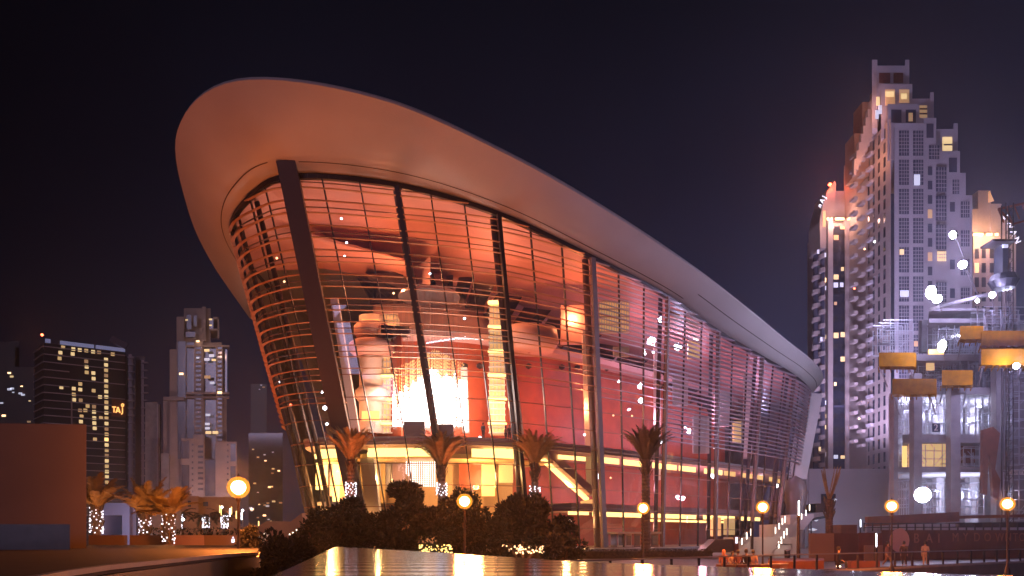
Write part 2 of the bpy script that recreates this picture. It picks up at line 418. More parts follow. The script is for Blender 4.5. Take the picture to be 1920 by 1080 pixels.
ring('lower_wall', M['drum'], 12, .76, 12, ZS-.2, 6.6, 12.9)
ring('lobby_wall', M['lobby'], 11, .76, 11, ZS-.2, 1.2, 6.6)
# inner ceiling follows the roof
A = []; B = []; D_ = []
for i in range(60):
    t = .8+12.1*i/59; T = fT(t); N = Nrm(t); A.append(T+Vector((0,0,-.1))-N*.4); B.append(T-N*9+Vector((0,0,.2))); D_.append(T-N*21+Vector((0,0,-1.8)))
MB().grid([A, B, D_]).build('inner_ceiling', M['ceil'], opera, smooth=True)
# dark zig-zag trusses under the ceiling
for i in range(24):
    t = 2.4+i*.42
    if t > 12: break
    N = Nrm(t); base = fS(t)-N*14.5; T = fT(t).z
    a = fS(t-.2)-Nrm(t-.2)*14.5; b = fS(t+.2)-Nrm(t+.2)*14.5; zt = min(T-2.2, 36.5)
    c = base+N*5.5
    tr = MB(); tr.poly([(a.x,a.y,zt-3.4),(b.x,b.y,zt-3.4),(base.x,base.y,zt-.4)]); tr.poly([(a.x,a.y,zt-3.4),(c.x,c.y,zt-2.0),(base.x,base.y,zt-.4)]); tr.poly([(b.x,b.y,zt-3.4),(c.x,c.y,zt-2.0),(base.x,base.y,zt-.4)])
    tr.beam((a.x,a.y,zt-3.6),(b.x,b.y,zt-3.6), .6, .6)
    tr.build('truss', M['dsteel'], opera)
# yellow cove lights under the floors
def cove(o, z0, h, ta, tb, m='e_yellow', dz=.0):
    mb = MB(); n = max(2, int((tb-ta)/.1)); A = []; B = []
    for i in range(n+1):
        t = ta+(tb-ta)*i/n
        p = F(t, z0, -o); A.append(Vector((p.x, p.y, z0))); B.append(Vector((p.x, p.y, z0+h)))
    mb.grid([A, B]).build('cove_light', M[m], opera)
cove(2.4, ZS-1.45, 1.0, 2.55, 3.9); cove(2.4, ZS-1.45, 1.0, 4.15, 5.1); cove(2.4, ZS-1.45, 1.0, 5.45, 6.15)
cove(2.4, ZS-1.1, .55, 6.62, 7.0)
for a in range(7, 13): cove(2.2, ZS-1.15, .75, a+.06, a+.50, 'e_yel2' if a > 9 else 'e_yellow'); cove(2.2, ZS-1.15, .75, a+.54, a+.9-(a-7)*.02, 'e_yel2' if a > 8 else 'e_yellow')
cove(2.2, ZB-.15, .4, 6.7, 7.0); 
for a in range(7, 11): cove(2.2, ZB-.3, .6, a+.05, a+.9)
cove(4, ZB-.75, .3, 8.1, 10.1)
cove(2.6, ZB+.2, .4, 2.6, 3.9, 'e_yel2')
cv = MB(); cv.box(0,0,0,0,0,0)
# lobby ceiling and its lights (left part, between the floors)
sl = slab('lobby_ceiling', M['lobby'], 3, 13, ZS-1.6, ZS-1.45, 1.5, 6.7)
for (u0, u1, v, d) in ((590, 645, 856, 97), (690, 755, 852, 97), (690, 720, 862, 99), (905, 920, 852, 98), (950, 975, 853, 98), (598, 640, 866, 99), (700, 760, 848, 95), (905, 980, 846, 95)):
    mb = MB(); a = P(u0, v, d); b = P(u1, v, d+1.5); mb.beam(a, b, 1.0, .5); mb.build('ceiling_light', M['e_yellow'], opera)
def pbox(name, m, u0, u1, v0, v1, d, dep, par=opera):
    a = P(u0, v1, d); b = P(u1, v0, d); return MB().box(a.x, b.x, d, d+dep, a.z, b.z).build(name, m, par)
# glowing doorways, orange and pale wall panels in the lobby
for (u0,u1,v0,v1,m_) in ((592,614,868,918,'e_yellow'),(618,650,872,930,'pinkw'),(735,760,865,930,'pinkw'),(861,903,864,915,'drum'),(903,928,860,930,'e_yel2'),(935,962,862,905,'e_yel3'),(966,984,866,915,'drum'),(708,732,862,920,'inwhite')):
    pbox('wall_panel', M[m_], u0, u1, v0, v1, 99.5, .3)
MB().beam(P(735, 868, 99.3), P(735, 918, 99.3), .1, .1).build('door_frame', M['steel'], opera)
# pale leaning interior columns
for (ua, va, ub, vb, d, w_) in ((627, 560, 668, 812, 97, .9), (945, 560, 975, 815, 97, .9), (1099, 620, 1108, 930, 106, 1.1), (1232, 640, 1232, 900, 116, .9), (870, 690, 874, 812, 100, .8), (690, 860, 705, 1000, 94, 1.6)):
    MB().beam(P(ua, va, d), P(ub, vb, d), w_, w_).build('inner_column', M['inwhite'], opera)
# lift tower with lit shelves
def lift(u0, u1, v0, v1, d, n, lab=None):
    a = P(u0, v1, d); b = P(u1, v0, d); w_ = b.x-a.x
    MB().box(a.x, b.x, d, d+2.5, a.z, b.z).build('lift_shaft', M['e_yel3'], opera)
    fr = MB()
    for i in range(n+1):
        zz = a.z+(b.z-a.z)*i/n; fr.box(a.x-.15, b.x+.15, d-.3, d-.06, zz-.08, zz+.08)
    for i in range(5): x_ = a.x+w_*i/4; fr.box(x_-.05, x_+.05, d-.22, d-.05, a.z, b.z)
    fr.build('lift_frame', M['inwhite'], opera)
    for i in range(1, n, 4):
        zz = a.z+(b.z-a.z)*(i+.5)/n; MB().box(a.x-.2, b.x+.3, d-.8, d-.35, zz-.12, zz+.14).build('shelf_light', M['e_yellow'], opera)
lift(918, 946, 565, 812, 101, 22)
lift(719, 744, 590, 812, 101.5, 20)
# stacked round balconies left of the chandelier
for (v, r, m_) in ((622, 2.3, 'pinkw'), (655, 2.9, 'pinkw'), (742, 2.1, 'inwhite')):
    c = P(698, v, 101); pr = [(.2, 1.1), (r*.8, 1.0), (r, .6), (r, -.3), (r*.85, -.7), (.2, -.8)]
    MB().lathe(c, pr[::-1], 24).build('balcony', M[m_], opera, smooth=True)
for (v0, v1) in ((590, 620), (668, 735), (750, 812)):
    a = P(680, v1, 101); b = P(708, v0, 101)
    MB().lathe(((a.x+b.x)/2, 102, a.z), [(1.6, 0), (1.6, b.z-a.z)], 16).build('stair_tower', M['inwhite'], opera, smooth=True)
for v in (608, 780): 
    c = P(695, v, 99.7); MB().box(c.x-1.1, c.x+1.1, c.y-.1, c.y, c.z-.6, c.z+.6).build('shelf_light', M['e_yel2'], opera)
# big drum shaped balcony left of C3, lattice windows, portholes, red panels
c = P(992, 640, 104); MB().lathe(c, [(.2, -1.5), (3.2, -1.3), (3.9, -.2), (3.6, 1.5), (.2, 1.6)], 28).build('balcony', M['pinkw'], opera, smooth=True)
for u in (870, 898, 989, 1051, 1080, 1135, 1390):
    t_ = 5.5+(u-898)/165; v_ = 687+max(0, u-989)*.03
    c = P(u, v_, 0)  # direction only
    for dd in [x*.25 for x in range(380, 560)]:
        q = P(u, v_, dd); tt = min((abs((fS(s_*.1)-Nrm(s_*.1)*13-Vector((q.x,q.y,ZS))).length), s_*.1) for s_ in range(40, 120))
        if tt[0] < .6: break
    MB().lathe(q-Nrm(tt[1])*-.25, [(0, .45), (.42, .2), (.42, -.2), (0, -.45)], 12).build('porthole', M['dsteel'], opera)
lt = MB(); a = P(1124, 622, 108); b = P(1180, 565, 108)
MB().box(a.x, b.x, 108.4, 108.8, a.z, b.z).build('lattice_window', M['e_yel3'], opera)
for i in range(13): x_ = a.x+(b.x-a.x)*i/12; lt.box(x_-.05, x_+.05, 108.1, 108.3, a.z, b.z)
for i in range(5): z_ = a.z+(b.z-a.z)*i/4; lt.box(a.x, b.x, 107.9, 108.08, z_-.12, z_+.06)
lt.build('lattice', M['inwhite'], opera)
lt = MB(); a = P(1052, 640, 106); b = P(1098, 570, 106)
MB().box(a.x, b.x, 106.5, 108, a.z, b.z).build('wall_panel', M['pinkw'], opera)
# staircase with lit underside
sa, sb = P(1018, 862, 99.5), P(1100, 936, 103)
MB().beam(sa+Vector((0,0,.9)), sb+Vector((0,0,.9)), 2.6, 1.0).build('staircase', M['pinkw'], opera)
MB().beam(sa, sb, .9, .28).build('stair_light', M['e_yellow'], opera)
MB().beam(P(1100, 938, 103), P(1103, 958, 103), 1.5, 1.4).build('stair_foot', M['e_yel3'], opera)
# upper balustrade, service counters
slab('balustrade', M['inwhite'], 1.5, 1.7, ZS+.55, ZS+.75)
for u0, u1, v0, d in ((757, 796, 790, 92), (820, 850, 795, 93)):
    a = P(u0, 815, d); b = P(u1, v0, d); MB().box(a.x, b.x, d, d+1.2, ZS+.5, b.z).build('counter', M['colm'], opera)
# pale fragments on the right (stairs, boxes) behind the louvres
for (u0, u1, v0, v1, d, m_) in ((1150,1180,650,668,112,'inwhite'),(1262,1290,700,760,124,'inwhite'),(1290,1312,640,672,126,'e_yel3'),(1340,1370,735,800,132,'inwhite'),(1395,1410,700,860,139,'inwhite'),(1300,1330,780,850,124,'inwhite'),(1375,1390,790,830,134,'e_yel3'),(1330,1352,970,1005,130,'e_yel3'),(1358,1378,972,1003,132,'e_yel3'),(1250,1275,575,590,120,'yform')):
    pbox('wall_panel', M[m_], u0, u1, v0, v1, d-7, .5)
# small interior lamps
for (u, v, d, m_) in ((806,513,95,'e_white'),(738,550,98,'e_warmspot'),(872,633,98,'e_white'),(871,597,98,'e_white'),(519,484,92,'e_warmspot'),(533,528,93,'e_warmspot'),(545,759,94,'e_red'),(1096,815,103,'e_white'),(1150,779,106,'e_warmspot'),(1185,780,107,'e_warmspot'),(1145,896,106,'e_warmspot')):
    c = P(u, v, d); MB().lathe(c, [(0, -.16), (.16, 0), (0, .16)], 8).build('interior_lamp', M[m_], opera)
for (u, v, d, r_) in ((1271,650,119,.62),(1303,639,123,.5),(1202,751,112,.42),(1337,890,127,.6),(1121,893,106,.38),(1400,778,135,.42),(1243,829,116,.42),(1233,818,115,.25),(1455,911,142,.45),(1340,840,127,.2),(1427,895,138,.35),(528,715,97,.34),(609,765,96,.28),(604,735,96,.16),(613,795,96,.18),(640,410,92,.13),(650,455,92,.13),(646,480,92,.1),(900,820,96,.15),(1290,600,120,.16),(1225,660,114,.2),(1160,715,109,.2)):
    c = P(u, v, d); MB().lathe(c, [(0, -r_), (r_*.8, -r_*.5), (r_, 0), (r_*.8, r_*.5), (0, r_)], 10).build('reflection_glint', M['e_white'], opera)  # glowing beads added inside, imitating floodlights mirrored in the glass
for q_ in ((1271,655,121), (1337,880,128), (1430,800,140), (1240,800,118)): lamp('glint_fill', P(*q_), (.62, .58, 1), 900, .4)  # added violet fill to go with the imitation glints, no lamps hang here
# entrance doors at podium level
for u0, u1 in ((1128,1142),(1146,1158),(1160,1172),(1174,1186),(1190,1202),(1222,1236)):
    a = P(u0, 1032, 103); b = P(u1, 1001, 103); dr = MB().box(a.x, b.x, 103.6, 103.8, ZG+.06, b.z).build('entrance_door', M['inwhite' if u0 in (1160, 1174) else 'colm'], opera)
    MB().box(a.x+.1, b.x-.1, 103.5, 103.58, ZG+.3, b.z-.2).build('pane', M['bglass'], dr)
a = P(1125, 1001, 102.5); b = P(1240, 997, 102.5); MB().box(a.x, b.x, 102.3, 104, a.z, b.z).build('door_canopy', M['steel'], opera)
# podium
pd = []
for i in range(0, 131, 2):
    t = i*.1; p = F(t, .7)+Nrm(t)*(5.5 if t < 8 else 3.0); pd.append((p.x, p.y))
pd += [(62, 175), (30, 190), (-20, 170)]
pm = MB().ext(pd, 0.0, ZG).build('podium', M['podium']); pm['kind'] = 'structure'
# solid back of the house
bk = MB(); fb = [fT(13)]+[Vector(p) for p in fars]+[fT(0)]
bk.grid([[Vector((p.x+(12-p.x)*.28, p.y+(128-p.y)*.1, 0)) for p in fb], [Vector((p.x, p.y, p.z-.05)) for p in fb]]); bk.build('rear_wall', M['concrete'], opera)
# white raking strut and pierced screen at the stern
a = P(1527, 742, 148); b = P(1497, 900, 146); 
MB().beam(a, b, 2.7, 2.6, side=(1, -.3, 0)).build('strut', M['white'], opera)
sc = MB(); q0, q1, q2, q3 = P(1508, 735, 147.6), P(1522, 742, 147.6), P(1492, 898, 145.6), P(1475, 892, 145.6)
for i in range(150):
    f, g_ = R.random(), R.random(); c = (q0*(1-g_)+q3*g_)*(1-f)+(q1*(1-g_)+q2*g_)*f
    l_ = R.uniform(.5, 1.1); an = R.uniform(0, 3.14); dv = Vector((math.cos(an)*l_, 0, math.sin(an)*l_)); sc.beam(c-dv, c+dv, .12, .14)
sc.build('pierced_screen', M['white'], opera)
# chandelier: hung curtain of light strings
ch = empty('chandelier', P(805, 560, 98), 'tall curtain of brilliant white light strings hanging behind the glass, brightest thing in the opera', 'chandelier')
top = P(805, 555, 98); 
MB().lathe(top, [(0, .3), (3.6, .2), (3.8, -.2), (0, -.3)], 24).build('hanger', M['steel'], ch)
s1 = MB(); s2 = MB(); s3 = MB()
for i in range(190):
    a_ = R.uniform(0, 2*math.pi); r_ = 4.3*math.sqrt(R.random()); x_ = top.x+r_*math.cos(a_)*1.05; y_ = top.y+r_*math.sin(a_)
    u_ = 960+FPX*x_/y_; s3.tube([(x_, y_, top.z-.3), P(u_, 805, y_)], .008, 4, False)
    zt = P(u_, 655+.5*abs(u_-815), y_).z; zb = P(u_, 800, y_).z; zm = P(u_, 704+(.75*(805-u_) if u_ < 805 else .2*(u_-805))+R.uniform(-14, 14), y_).z
    zz = zt-R.random()*.5
    while zz > zb:
        if zz < zm: s = R.uniform(.055, .12); s2.box(x_-s, x_+s, y_-s, y_+s, zz-s*1.3, zz+s*1.3); zz -= R.uniform(.3, .5)
        else: s = .028; s1.box(x_-s, x_+s, y_-s, y_+s, zz-.1, zz+.1); zz -= .42
s3.build('string', M['steel'], ch); s1.build('light_string', M['e_yel3'], ch); s2.build('crystal', M['e_chand'], ch)
ch2 = empty('chandelier', P(792, 862, 96), 'lower bundle of white light strings hanging in the lobby under the upper floor', 'chandelier')
s2 = MB(); MB().beam(P(762, 862, 96), P(815, 862, 96), .3, .2).build('hanger', M['steel'], ch2)
for i in range(14):
    u_ = 762+53*i/13; lo = 912-(max(0, 780-u_))*1.2
    for v_ in range(863, int(lo), 4):
        c = P(u_, v_, 96); s2.box(c.x-.04, c.x+.04, 95.95, 96.05, c.z-.07, c.z+.07)
s2.build('crystal', M['e_chand'], ch2)
gl = MB()
for i in range(60):
    f = i/59; c = P(800+105*f, 643-9*math.sin(f*2.2)+R.uniform(-1, 1), 97); gl.box(c.x-.06, c.x+.06, 97, 97.1, c.z-.06, c.z+.06)
o = gl.build('light_garland', M['e_wstring']); tag(o, 'thin arc of tiny white lights strung inside the opera above the chandelier', 'light garland')
# interior lamps that light the rooms
for (x, y, z_, c, p) in ((-14,97,33,(1,.42,.24),1500),(-3,99,33,(1,.42,.25),1400),(8,106,31,(1,.40,.24),1300),(-22,99,30,(1,.38,.18),900),(18,115,30,(1,.42,.28),1000),(30,127,27,(1,.45,.35),900),(42,139,24,(1,.5,.45),800),
        (-14,96,19,(1,.55,.40),1500),(-2,97,18,(1,.5,.34),1200),(9,105,19,(1,.40,.22),1100),(20,115,19,(1,.42,.28),1000),(32,127,18,(1,.45,.34),900),(-23,99,18,(1,.36,.16),700),
        (-16,94,9,(1,.68,.34),700),(-4,95,9,(1,.68,.36),700),(7,102,8.5,(1,.5,.25),500),(18,112,8.5,(1,.5,.3),600),(29,122,8.5,(1,.5,.34),500),(-22,97,8,(1,.6,.3),450),(40,133,8.5,(1,.55,.4),350),
        (9,102,3,(1,.45,.18),200),(19,111,3,(1,.45,.18),220),(29,121,3,(1,.5,.22),220)):
    c = (1, c[1]*.78, c[2]*.5) if x < 12 else (1, c[1]*.95, c[2]*1.9);
    if z_ < 12 and x < 12: c = (1, .58, .2)
    lamp('interior_light', (x, y, z_), c, p*(1.1 if z_ > 26 else 1.9 if z_ > 12 else 3.4)*(.6 if x > 16 else 1), .5)
for q_, p_ in (((-23,94.5,4), 1300), ((-21,93.8,9.5), 1100), ((-17,93,3.5), 900)): lamp('interior_light', q_, (1, .46, .14), p_, .4)
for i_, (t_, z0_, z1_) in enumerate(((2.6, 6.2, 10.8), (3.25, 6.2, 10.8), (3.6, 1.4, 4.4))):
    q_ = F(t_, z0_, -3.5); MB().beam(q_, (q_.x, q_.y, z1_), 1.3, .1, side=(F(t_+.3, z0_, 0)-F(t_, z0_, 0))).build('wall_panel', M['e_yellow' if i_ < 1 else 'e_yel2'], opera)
lamp('chandelier_light', P(800, 735, 94.5), (1, .9, .85), 900, 1.2)
# ------------------------------------------------------------------ street lamps
def lamp_post(u, v, d, label, k=1.0, zb=0.0):
    c = P(u, v, d); t = empty('street_lamp', (c.x, d, zb), label, 'street lamp', 'globe street lamps on the promenade')
    h = c.z
    MB().lathe((c.x, d, zb), [(.16, 0), (.16, .25), (.09, .45), (.055, .6), (.045, h-.55-zb), (.09, h-.45-zb), (.13, h-.3-zb), (.04, h-.26-zb)], 12).build('post', M['dsteel'], t, smooth=True)
    MB().lathe((c.x, d, c.z), [(.04,-.26),(.15,-.21),(.24,-.11),(.27,0),(.24,.12),(.15,.22),(.0,.26)], 16).build('globe', M['e_sodium'], t, smooth=True)
    MB().lathe((c.x, d, c.z), [(.06,-.40),(.24,-.33),(.37,-.17),(.41,0),(.37,.17),(.24,.33),(.0,.41)], 20).build('halo_shell', M['shell'], t, smooth=True)  # added shell, its glow stands for the halo round the globe
    MB().lathe((c.x, d, c.z+.3), [(.09, .08), (.03, .16), (0, .24)], 8).build('finial', M['dsteel'], t)
    lamp('lamp_light', (c.x, d, c.z+.02), (1, .25, .045), 4800*k, .5, parent=t)
    return t
lamp_post(447, 914, 29, 'brightest orange globe street lamp, left of the opera beside the round dark bush', 1.0)
lamp_post(871, 940, 41, 'orange globe street lamp standing in front of the big dark trees', .8)
lamp_post(1206, 953, 51, 'orange globe street lamp glowing in front of the single dark palm trunk', .8)
lamp_post(1430, 951, 49.5, 'orange globe street lamp by the curved bench and the white stairs', .8)
lamp_post(1672, 949, 48, 'smaller whitish-orange globe street lamp before the plain part of the site hoarding', .5)
lamp_post(1889, 945, 46, 'dimmest globe street lamp in front of the lettered hoarding', .35)
# tall dark post with slim head at the stairs
def slim(u, v0, v1, d, label, hd='e_white'):
    a = P(u, v1, d); b = P(u, v0, d); t = empty('lamp_post', (a.x, d, 0), label, 'lamp post')
    MB().tube([(a.x, d, 0), (a.x, d, a.z*.0+2), (a.x, d, b.z)], [.16, .13, .09], 10).build('post', M['dsteel'], t)
    MB().tube([(a.x, d-.1, b.z-.1), (a.x, d-.1, b.z-1.2)], .05, 6).build('light_strip', M[hd], t)
slim(1497, 937, 1045, 62, 'slim dark post between the opera stairs and the pruned palm')
slim(1642, 998, 1052, 66, 'short dark post with a small white light on top at the hoarding')
slim(1551*1.0+62, 973, 1005, 120, 'bright bare white site lamp on a short post above the hoarding')
# ------------------------------------------------------------------ floodlights of the building site
def flood(u, v, d, label, k, aim, pole_to=None, r=.55, col=(.60, .53, 1)):
    k *= .42
    c = P(u, v, d); t = empty('floodlight', c, label, 'floodlight', 'white floodlights on the building site')
    ax = (Vector(aim)-c).normalized(); o = c+ax*.25
    hb = MB(); hb.beam(c-ax*.25, c+ax*.12, r*1.7, r*1.5); hb.build('housing', M['dsteel'], t)
    q = ax.cross(Vector((0,0,1))).normalized(); w_ = q.cross(ax)
    rows = []
    for rr, dd in ((.01, .30), (.5*r, .26), (.85*r, .2), (r, .10)): rows.append([c+ax*(dd+.04)+q*(rr*math.cos(j*math.pi/8))+w_*(rr*math.sin(j*math.pi/8)) for j in range(17)])
    MB().grid(rows).build('lens', M['e_flood'], t)
    if pole_to is not None:
        MB().beam(c-ax*.3, pole_to, .14, .14).build('bracket', M['steel'], t)
    if k: lamp('flood_light', c+ax*.6, col, k, .5, parent=t)
opc = (20, 100, 30)
flood(1788, 440, 113, 'highest white floodlight, on poles in front of the stepped tower', 13000, opc, P(1830, 545, 116))
flood(1805, 496, 113, 'second highest white floodlight, just below the topmost one', 9000, (10, 20, 0), P(1838, 560, 116))
flood(1747, 548, 111, 'largest upper floodlight at the left end of the top deck of the site', 3500, opc, P(1760, 580, 113), .9)
flood(1757, 560, 111.5, 'floodlight just under the large one at the end of the top deck', 0, (10, 20, 0), P(1766, 585, 113), .6)
flood(1860, 553, 110, 'floodlight at right under the hoist mast on the top deck', 8000, (40, 10, 10), P(1866, 590, 113), .4)
flood(1832, 564, 110, 'small faint floodlight on the rail of the top deck', 0, (40, 10, 10), P(1834, 590, 113), .25)
flood(1768, 649, 109, 'big floodlight above the middle yellow formwork table', 4000, opc, P(1770, 690, 113), .8)
flood(1905, 686, 108, 'pale floodlight at the far right edge below the yellow tables', 9000, (40, 20, 0), P(1915, 720, 112), .4)
flood(1730, 928, 106, 'lowest and largest floodlight, near the ground behind the hoarding', 9000, (20, 40, 4), P(1730, 990, 110), 1.0)
# ------------------------------------------------------------------ towers, right
def windows(par, wall, rects, frame=None):
    """rects: (u0,u1,v0,v1,matname) each one a part; past 100 the rest is one part"""
    rects = sorted(rects, key=lambda r: -abs((r[1]-r[0])*(r[3]-r[2]))*(3 if r[4].startswith('e_') else 1))
    for r in rects[:99]:
        mb = MB(); wall.prect(mb, r[0], r[1], r[2], r[3], .03, .08); o = mb.build('window', M[r[4]], par)
    rest = rects[99:]
    if rest:
        by = {}
        for r in rest: by.setdefault(r[4], []).append(r)
        mb = MB()
        for r in rest: wall.prect(mb, r[0], r[1], r[2], r[3], .03, .08)
        o = mb.build('small_windows', M[rest[0][4]], par); o['kind'] = 'stuff'
def up(u, d): return ((u-960)/FPX*d, d)
D = 300
tw = empty('apartment_tower', (150, D, 0), 'tallest pale tower whose top steps down to the right, with square window grids', 'tower')
def zz(v, d=D): return CZ+(HV-v)*d/FPX
def tblock(u0, u1, v, d0, d1, name='wall', m='lilac', vb=1004):
    x0, x1 = up(u0, d0)[0], up(u1, d0)[0]
    return MB().sbox(x0, x1, d0, d1, 0 if vb == 1004 else zz(vb, d0), zz(v, d0), .474).build(name, M[m], tw)
tblock(1677, 1732.6, 231, 300, 330)
tblock(1732.6, 1755.5, 221, 301, 330)
tblock(1755.5, 1800, 283, 302, 330)
tblock(1800, 1811, 324, 302.5, 330)
tblock(1811, 1823, 366, 303, 330)
tblock(1664, 1722.5, 195, 304, 334, m='lilac', vb=300)
tblock(1755, 1794, 242, 306, 330, vb=330)
tblock(1652, 1710.5, 157.5, 308, 336, vb=260)
tblock(1710, 1751, 185, 307.5, 330, vb=260)
tblock(1641, 1704, 123, 312, 336, vb=200)
tblock(1635, 1645, 112, 311, 340, 'pier', vb=240); tblock(1697, 1705, 112, 311, 336, 'pier', vb=190)
tblock(1744, 1751, 173, 306.8, 330, 'pier', vb=230); tblock(1788, 1796, 231, 305.5, 330, 'pier', vb=300)
tw_side = MB().box(up(1641, 316)[0], up(1677, 300)[0]-.05, 303, 332, 0, zz(215)); tw_side.build('wall', M['beige'], tw)
fw = Wall(up(1677, 300), up(1733, 300)); rc = []
for k in range(12):
    v0 = 245+54.7*k
    for u0, u1 in ((1685.5, 1704), (1712, 1731)):
        if v0 > 880: break
        mb = MB(); fw.prect(mb, u0, u1, v0, v0+47, .0, .12); wnd = mb.build('window', M['bglass'], tw)
        gr = MB()
        for j in range(1, 7): fw.prect(gr, u0, u1, v0+47*j/7-.5, v0+47*j/7+.5, .14, .08)
        for j in range(1, 4): fw.prect(gr, u0+(u1-u0)*j/4-.4, u0+(u1-u0)*j/4+.4, v0, v0+47, .23, .08)
        gr.build('glazing_bars', M['lilac'], wnd)
for (u0,u1,v0,v1,m_) in ((1713,1724,328,348,'e_winw'),(1687,1703,545,557,'e_winw'),(1686,1694,468,478,'e_win'),(1689,1700,780,790,'e_wdim'),(1713,1720,640,650,'e_wdim'),(1716,1728,700,708,'e_winw')):
    mb = MB(); fw.prect(mb, u0, u1, v0, v1, .33, .05); mb.build('lit_window', M[m_], tw)
fw2 = Wall(up(1733, 301), up(1823, 301.4))
def gwin(u0, u1, v0, v1, m_='bglass', nj=0, wl=None, y=None):
    wl = wl or fw2; mb = MB(); wl.prect(mb, u0, u1, v0, v1, .25 if y is None else y, .12); w_ = mb.build('window', M[m_], tw)
    if nj:
        gr = MB()
        for j in range(1, nj): wl.prect(gr, u0, u1, v0+(v1-v0)*j/nj-.5, v0+(v1-v0)*j/nj+.5, (.4 if y is None else y+.15), .08)
        for j in range(1, 4): wl.prect(gr, u0+(u1-u0)*j/4-.4, u0+(u1-u0)*j/4+.4, v0, v1, (.5 if y is None else y+.25), .08)
        gr.build('glazing_bars', M['lilac'], w_)
gwin(1736.5, 1749.5, 233, 259)
for k in range(9): gwin(1739, 1747, 313+26.8*k, 329+26.8*k, 'bglass' if k not in (3, 6) else 'e_wdim')
gwin(1741, 1760, 273, 299, nj=4)
for k in range(9): gwin(1754, 1773.5, 314+54*k, 360+54*k, nj=6) if k != 3 else gwin(1757, 1773, 472, 490, 'e_win', 3)
wb = Wall(up(1755.5, 302), up(1800, 302)); wc = Wall(up(1800, 302.5), up(1823, 302.5))
for k in range(2): gwin(1779, 1794, 296, 323, wl=wb, y=.05) if k == 0 else gwin(1786, 1798, 337, 364, nj=4, wl=wb, y=.05)
for k in range(7): gwin(1797+3, 1816, 379+54*k, 409+54*k, nj=4, wl=Wall(up(1800, 303-.5), up(1823, 302.5)), y=.55); gwin(1781, 1790, 379+54*k, 397+54*k, wl=wb, y=.05)
for (dd, rr) in ((304, ((1671,1690,206,230,'bglass'),(1698,1717,206,230,'bglass'),(1703,1711,212,228,'e_wdim'))), (308, ((1659.5,1678,168,198,'e_wdim'),(1686,1704.5,168,193,'e_wdim'),(1660,1676,172,182,'e_win'),(1689,1700,176,186,'e_win'))),
                 (312, ((1648,1669,137,156,'rust'),(1675,1693,137,156,'rust'))), (307.5, ((1724,1738,198,221,'e_wdim'),(1724,1738,203,206,'rust'),(1724,1738,212,215,'rust'))), (306, ((1767,1785,257,283,'e_win'),(1769,1785,270,273,'lilac')))):
    wl = Wall(up(1600, dd), up(1800, dd))
    for i, r in enumerate(rr): mb = MB(); wl.prect(mb, *r[:4], .04+.03*i, .1); mb.build('window', M[r[4]], tw)
# side face: columns of slit windows
ws = Wall((up(1677, 300)[0]-.05, 303), (up(1677, 300)[0]-.05, 332)); ws.n = Vector((-1, 0, 0)); sd = MB(); n_ = 0
sidew = []
for k in range(25):
    for j, u in enumerate((1645, 1650.5, 1656, 1661.5, 1667)):
        v = 222+27*k+(1677-u)*.25
        if v < 235 and j < 2: continue
        a0 = 4+ (4-j)*4.6; zc_ = zz(232+27*k); sidew.append((a0, zc_))
for i, (a0, z_) in enumerate(sidew):
    if z_ < 8: continue
    if n_ < 60: mb = MB(); ws.rect(mb, a0, a0+1.5, z_-1.9, z_+1.9, .02, .1); mb.build('window', M['dglass'], tw)
    else: ws.rect(sd, a0, a0+1.5, z_-1.9, z_+1.9, .02, .1)
    n_ += 1
o = sd.build('small_windows', M['dglass'], tw); o['kind'] = 'stuff'
# balconied left wing with glowing finned crown
x0 = up(1597, 330)[0]; x1 = up(1644, 318)[0]
MB().box(x0+3, x1+2, 322, 345, 0, zz(262, 322)).build('wall', M['beige'], tw)
for k in range(22):
    for j, (u, d) in enumerate(((1604, 321), (1618, 320), (1634, 318))):
        v = 262+26.8*k+(0, 8, -4)[j]
        if j == 0 and k < 1: continue
        c = P(u, v, d); bb = MB(); w_ = (6, 6, 5)[j]/FPX*d
        bb.ext([(c.x-w_, d+3), (c.x-w_*.6, d-.6), (c.x+w_*.6, d-.6), (c.x+w_, d+3)], c.z-1.1, c.z+.1); bb.build('balcony', M['beige' if j < 2 else 'lilac'], tw)
for i in range(11):
    u = 1601+i*4.2; vt = 300-i*15.5; c0 = P(u, 330-i*9, 317); c1 = P(u+1, max(vt, 140), 317)
    MB().beam(c0, c1, .9, 2.2).build('crown_fin', M['beige'], tw)
x_a, x_b = P(1602, 300, 321), P(1640, 170, 321)
MB().ext([(x_a.x, 321), (x_b.x, 321), (x_b.x, 330), (x_a.x, 330)], zz(330, 321), zz(250, 321)).build('crown', M['orangewall'], tw)
MB().ext([(P(1618,0,321).x, 321.5), (x_b.x, 321.5), (x_b.x, 330), (P(1618,0,321).x, 330)], zz(250, 321), zz(190, 321)).build('crown', M['orangewall'], tw)
lamp('crown_light', P(1615, 300, 309), (1, .38, .2), 4000, 1.5, parent=tw); lamp('crown_light', P(1630, 200, 305), (1, .4, .25), 3000, 1.5, parent=tw)
for (u, v, m_) in ((1650, 206, 'e_winw'), (1646, 190, 'e_win'), (1644, 215, 'e_winw')): c = P(u, v, 302.5); MB().box(c.x-.6, c.x+.6, c.y-.2, c.y, c.z-1.6, c.z+1.6).build('lit_window', M[m_], tw)
for (u, v, m_) in ((1621, 467, 'e_warmspot'), (1602, 541, 'e_red'), (1611, 785, 'e_warmspot'), (1640, 453, 'e_white')):
    c = P(u, v, 316); MB().lathe(c, [(0, -.5), (.5, 0), (0, .5)], 8).build('balcony_light', M[m_], tw)
lamp('tower_wash', P(1720, 880, 215), (.66, .56, .95), 400000, 3, 'SPOT', P(1700, 420, 300), 95, parent=tw)  # added lamp giving the tower front its lavender light
